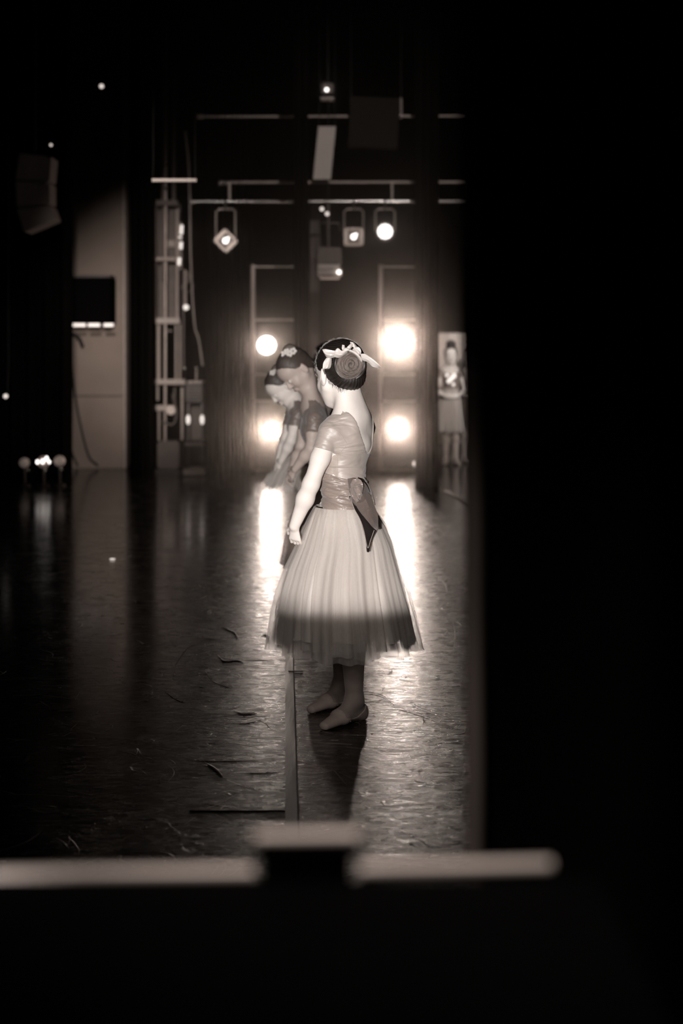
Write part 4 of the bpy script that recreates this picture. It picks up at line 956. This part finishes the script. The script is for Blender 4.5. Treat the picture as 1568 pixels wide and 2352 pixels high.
# tulle skirt
zz = [P(0, y, Y0).z for y in (1163, 1185, 1210, 1250, 1300, 1350, 1400, 1488)]
kx = Y0/FPX
cxl = [(c_-784)*kx for c_ in (788, 790, 793, 794, 790, 789, 791, 797)]
rxl = [h_*kx for h_ in (66, 80, 94, 110, 127, 140, 150, 160)]
ryl = [r+q for r, q in zip(rxl, (.024, .018, .012, .006, 0, 0, 0, 0))]
skirt(main, 'tulle', zz, cxl, Y0+.01, rxl, ryl, 5, 11, .006, seed=11)
skirt(main, 'underskirt', zz[:-1]+[zz[-1]+.05], cxl, Y0+.01, [r*q for r, q in zip(rxl, (.97, .95, .92, .88, .86, .86, .86, .86))], [r*q for r, q in zip(ryl, (.97, .95, .92, .88, .86, .86, .86, .86))], 1, 9, .004, name='underskirt', seed=4)
# satin bow on the back of the sash
db_ = Y0-.10
bw = strip([(800, 1100, 806, 1140, db_+.01), (812, 1098, 812, 1160, db_-.02), (826, 1102, 822, 1166, db_-.03), (838, 1112, 836, 1172, db_-.02), (846, 1128, 846, 1165, db_)], .02, .004, 6, 9).build('bow_loop', 'bow', main)
for k_, pr_ in enumerate(([(806, 1112, 808, 1138, db_-.03), (812, 1100, 818, 1144, db_-.05), (822, 1104, 828, 1146, db_-.05), (831, 1116, 829, 1140, db_-.03)],
        [(812, 1108, 816, 1150, db_-.05), (820, 1112, 824, 1150, db_-.065), (828, 1112, 832, 1140, db_-.055)],
        [(818, 1098, 812, 1110, db_-.045), (828, 1102, 820, 1122, db_-.065), (834, 1114, 826, 1136, db_-.06), (832, 1132, 824, 1150, db_-.045)],
        [(804, 1122, 812, 1118, db_-.05), (808, 1140, 820, 1134, db_-.068), (818, 1154, 826, 1146, db_-.055)])):
    strip(pr_, .012, .002, 6, 7, .6).build('bow_knot', 'sash' if k_ != 4 else 'bow', main)  # lighter sash satin paints the highlights of the knot petals
strip([(833, 1090, 836, 1102, db_+.09), (838, 1098, 846, 1122, db_+.06), (846, 1112, 858, 1140, db_+.03), (856, 1130, 862, 1160, db_+.0)], .012, .003, 6, 7).build('bow_loop', 'bow', main)
strip([(803, 1128, 830, 1118, db_-.02), (812, 1150, 850, 1140, db_-.03), (824, 1172, 860, 1165, db_-.05), (838, 1190, 867, 1185, db_-.07), (852, 1206, 868, 1202, db_-.09), (866, 1217, 868, 1217, db_-.10)], .012, .003, 6, 7).build('bow_tail', 'bow', main)
strip([(802, 1140, 812, 1140, db_-.01), (810, 1162, 832, 1172, db_-.025), (824, 1188, 848, 1195, db_-.05), (833, 1215, 862, 1216, db_-.075), (840, 1245, 853, 1240, db_-.10), (844, 1268, 846, 1268, db_-.12)], .005, .003, 6, 7).build('bow_tail', 'bow_dark', main)
MB().tube(curve_pts([P(804, 1142, db_-.02), P(813, 1168, db_-.035), P(826, 1192, db_-.062), P(835, 1218, db_-.086), P(844, 1258, db_-.122), P(851, 1240, db_-.110), P(859, 1218, db_-.088)], 8), .0011, 6).build('tail_stitching', 'piping', main)

# ------------------------------------------------------------------ the two dancers bowing behind her
dA = 8.0
pa, ia = dancer(dict(
    lat=(-.15, -.98, 0), s=.98, hs=1.02, head=P(680, 847, dA), hf=(-.50, -.35, -.72), hu=(-.62, -.15, .60),
    pelvis=P(752, 1110, dA), waist=P(742, 1045, dA), chest=P(728, 985, dA), shoulders=P(718, 940, dA),
    sh_l=P(722, 962, dA-.13), el_l=P(714, 1030, dA-.15), wr_l=P(678, 1077, dA-.10), hd_l=(-.45, .5, -.7), hn_l=(.6, .6, .1), ht_l=(-.3, .8, .4),
    sh_r=P(706, 955, dA+.14), el_r=P(690, 1030, dA+.17), wr_r=P(668, 1082, dA+.06), hd_r=(-.2, -.5, -.8), hn_r=(.6, -.3, 0), ht_r=(-.5, .2, .5),
    kn_l=P(748, 1290, dA-.08)-Vector((0, 0, 0)), ank_l=(P(757, 0, dA).x, dA-.06, .082), heel_l=(P(775, 0, dA).x, dA-.06, 0), toe_l=(P(690, 0, dA).x, dA-.12, 0),
    kn_r=P(752, 1280, dA+.08), ank_r=(P(768, 0, dA).x, dA+.10, .082), heel_r=(P(785, 0, dA).x, dA+.10, 0), toe_r=(P(700, 0, dA).x, dA+.06, 0),
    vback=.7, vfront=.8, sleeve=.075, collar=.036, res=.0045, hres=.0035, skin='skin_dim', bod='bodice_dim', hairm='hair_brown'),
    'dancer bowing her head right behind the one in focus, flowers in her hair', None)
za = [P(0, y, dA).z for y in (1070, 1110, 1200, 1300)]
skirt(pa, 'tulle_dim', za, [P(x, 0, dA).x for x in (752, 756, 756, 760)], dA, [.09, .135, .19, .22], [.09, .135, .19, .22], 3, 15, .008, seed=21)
MB().sphere(ia['hc']+(ia['hu']*.085-ia['hf']*.06)*ia['hs'], .038, (1, 1, .8)).build('hair_bun', 'bun', pa)
rnd = random.Random(8)
def flowers(root, ctr, n, rad, sz):
    for i in range(n):
        q = Vector(ctr)+Vector((rnd.uniform(-1, 1), rnd.uniform(-.6, .2), rnd.uniform(-.5, .5)))*rad; m = MB()
        for k in range(5):
            a = k*1.257; m.sphere(q+Vector((math.cos(a), -.15, math.sin(a)))*sz*.8, sz*.62, (1, .4, 1), seg=8)
        m.build('hair_flower', 'satin_ribbon', root)
flowers(pa, P(660, 808, dA-.06), 4, .03, .014)
strip([(650, 812, 656, 818, dA-.05), (658, 803, 664, 812, dA-.07), (668, 808, 672, 818, dA-.06)], .006).build('hair_ribbon', 'satin_ribbon', pa)
dB = 9.2
pb, ib = dancer(dict(
    lat=(-.15, -.98, 0), s=.98, hs=1.0, head=P(648, 885, dB), hf=(-.60, -.25, -.72), hu=(-.66, -.10, .62),
    pelvis=P(712, 1075, dB), waist=P(704, 1025, dB), chest=P(692, 978, dB), shoulders=P(684, 938, dB),
    sh_l=P(684, 952, dB-.12), el_l=P(668, 1012, dB-.14), wr_l=P(646, 1058, dB-.08), hd_l=(-.45, .5, -.7), hn_l=(.6, .6, .1), ht_l=(-.3, .8, .4),
    sh_r=P(672, 950, dB+.14), el_r=P(654, 1010, dB+.15), wr_r=P(638, 1058, dB+.05), hd_r=(-.2, -.5, -.8), hn_r=(.6, -.3, 0), ht_r=(-.5, .2, .5),
    kn_l=P(706, 1220, dB-.08), ank_l=(P(720, 0, dB).x, dB-.06, .082), heel_l=(P(735, 0, dB).x, dB-.06, 0), toe_l=(P(662, 0, dB).x, dB-.12, 0),
    kn_r=P(710, 1215, dB+.08), ank_r=(P(728, 0, dB).x, dB+.10, .082), heel_r=(P(742, 0, dB).x, dB+.10, 0), toe_r=(P(670, 0, dB).x, dB+.06, 0),
    vback=.7, vfront=.8, sleeve=.075, collar=.036, res=.005, hres=.004, skin='skin', bod='bodice_dim', hairm='hair_brown'),
    'farther dancer bowing lowest at the left, her profile edged with light', None)
zb_ = [P(0, y, dB).z for y in (1040, 1060, 1090, 1122)]
skirt(pb, 'tulle', zb_, [P(x, 0, dB).x for x in (704, 702, 696, 692)], dB, [.09, .14, .19, .215], [.09, .14, .19, .215], 3, 15, .008, seed=22)
MB().sphere(ib['hc']+(ib['hu']*.085-ib['hf']*.06)*ib['hs'], .036, (1, 1, .8)).build('hair_bun', 'bun', pb)
flowers(pb, P(632, 853, dB-.05), 3, .03, .013)
# dancer standing hidden behind, only the crown of her head shows
def standing(cxp, d, top, lab, lat, hf, **kw):
    k = d/FPX; x = (cxp-784)*k; s_ = (EYE-(top-785)*k)/1.40
    z = lambda v: v*s_
    lat = Vector(lat).normalized(); fw = lat.cross(Vector((0, 0, 1))); o = lambda a, b, c: Vector((x, d, z(c)))+lat*a*s_+fw*b*s_
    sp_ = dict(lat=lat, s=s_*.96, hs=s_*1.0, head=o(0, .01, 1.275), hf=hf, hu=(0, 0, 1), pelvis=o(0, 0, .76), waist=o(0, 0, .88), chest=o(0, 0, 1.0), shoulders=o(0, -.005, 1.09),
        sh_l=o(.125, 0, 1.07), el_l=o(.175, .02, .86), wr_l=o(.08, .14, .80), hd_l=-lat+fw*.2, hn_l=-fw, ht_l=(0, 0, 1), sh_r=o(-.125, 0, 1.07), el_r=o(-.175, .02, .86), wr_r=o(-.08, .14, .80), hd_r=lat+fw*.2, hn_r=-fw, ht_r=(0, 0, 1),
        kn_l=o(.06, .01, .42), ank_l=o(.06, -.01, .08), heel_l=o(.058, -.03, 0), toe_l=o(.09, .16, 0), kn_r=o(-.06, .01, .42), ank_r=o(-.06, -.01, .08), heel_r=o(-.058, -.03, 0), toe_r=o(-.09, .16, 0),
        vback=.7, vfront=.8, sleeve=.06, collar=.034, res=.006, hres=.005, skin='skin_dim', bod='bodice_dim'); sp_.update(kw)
    r, i = dancer(sp_, lab, None); return r, i, s_, x, d, z
def simple_skirt(r, s_, x, d, z, mat, hem, seed, rr=.2):
    skirt(r, mat, [z(.88), z(.82), z((.82+hem)/2), z(hem)], [x]*4, d, [.092*s_, .125*s_, rr*.85*s_, rr*s_], [.085*s_, .12*s_, rr*.85*s_, rr*s_], 3, 13, .006, seed=seed)
r, i, s_, x, d, z = standing(754, 11.0, 781, 'dancer hidden behind the others, only the crown of her head showing', (-.3, -.95, 0), (-.9, .3, -.1))
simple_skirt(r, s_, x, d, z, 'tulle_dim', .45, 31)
# girl at the right in front of the pale door
r, i, s_, x, d, z = standing(1035, 17.6, 790, 'girl facing us before the pale door, high bun, glitter at her waist', (1, .05, 0), (-.02, -1, -.05), skin='skin')
simple_skirt(r, s_, x, d, z, 'tulle', .38, 33, .17)
MB().sphere((x, d-.0, z(1.395)), .06*s_, (1, 1, .85)).build('hair_bun', 'hair', r)
for qx, qy, q in ((1026, 862, .020), (1030, 876, .024), (1036, 870, .028), (1043, 863, .028), (1041, 883, .018)):
    MB().sphere(P(qx, qy, d-.17), q, seg=10).build('sequin_cluster', 'led_soft', r)  # glowing beads paint the glints of the sequins
r, i, s_, x, d, z = standing(1081, 17.9, 796, 'girl half hidden by the curtain edge at the far right', (.9, .4, 0), (-.5, -.8, -.1))
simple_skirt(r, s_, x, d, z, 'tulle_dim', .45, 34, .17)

# ------------------------------------------------------------------ haze box added to imitate lens bloom around the lamps
m, nt, out = nodes('stage_haze'); vs = N(nt, 'ShaderNodeVolumeScatter'); vs.inputs['Density'].default_value = .03; vs.inputs['Anisotropy'].default_value = .95
vs.inputs['Color'].default_value = (1, .88, .8, 1)
nt.links.new(vs.outputs[0], out.inputs['Volume']); M['haze'] = m
hz = MB().box((-.15, 14.2, 2.9), (2.9, 5.0, 5.7), bev=.001).build('stage_haze', 'haze', None, False, own=Vector((-.15, 14.2, .05))); tag(hz, 'thin stage haze hanging around the burning lamps', 'haze', kind='stuff')
hz.display_type = 'WIRE'
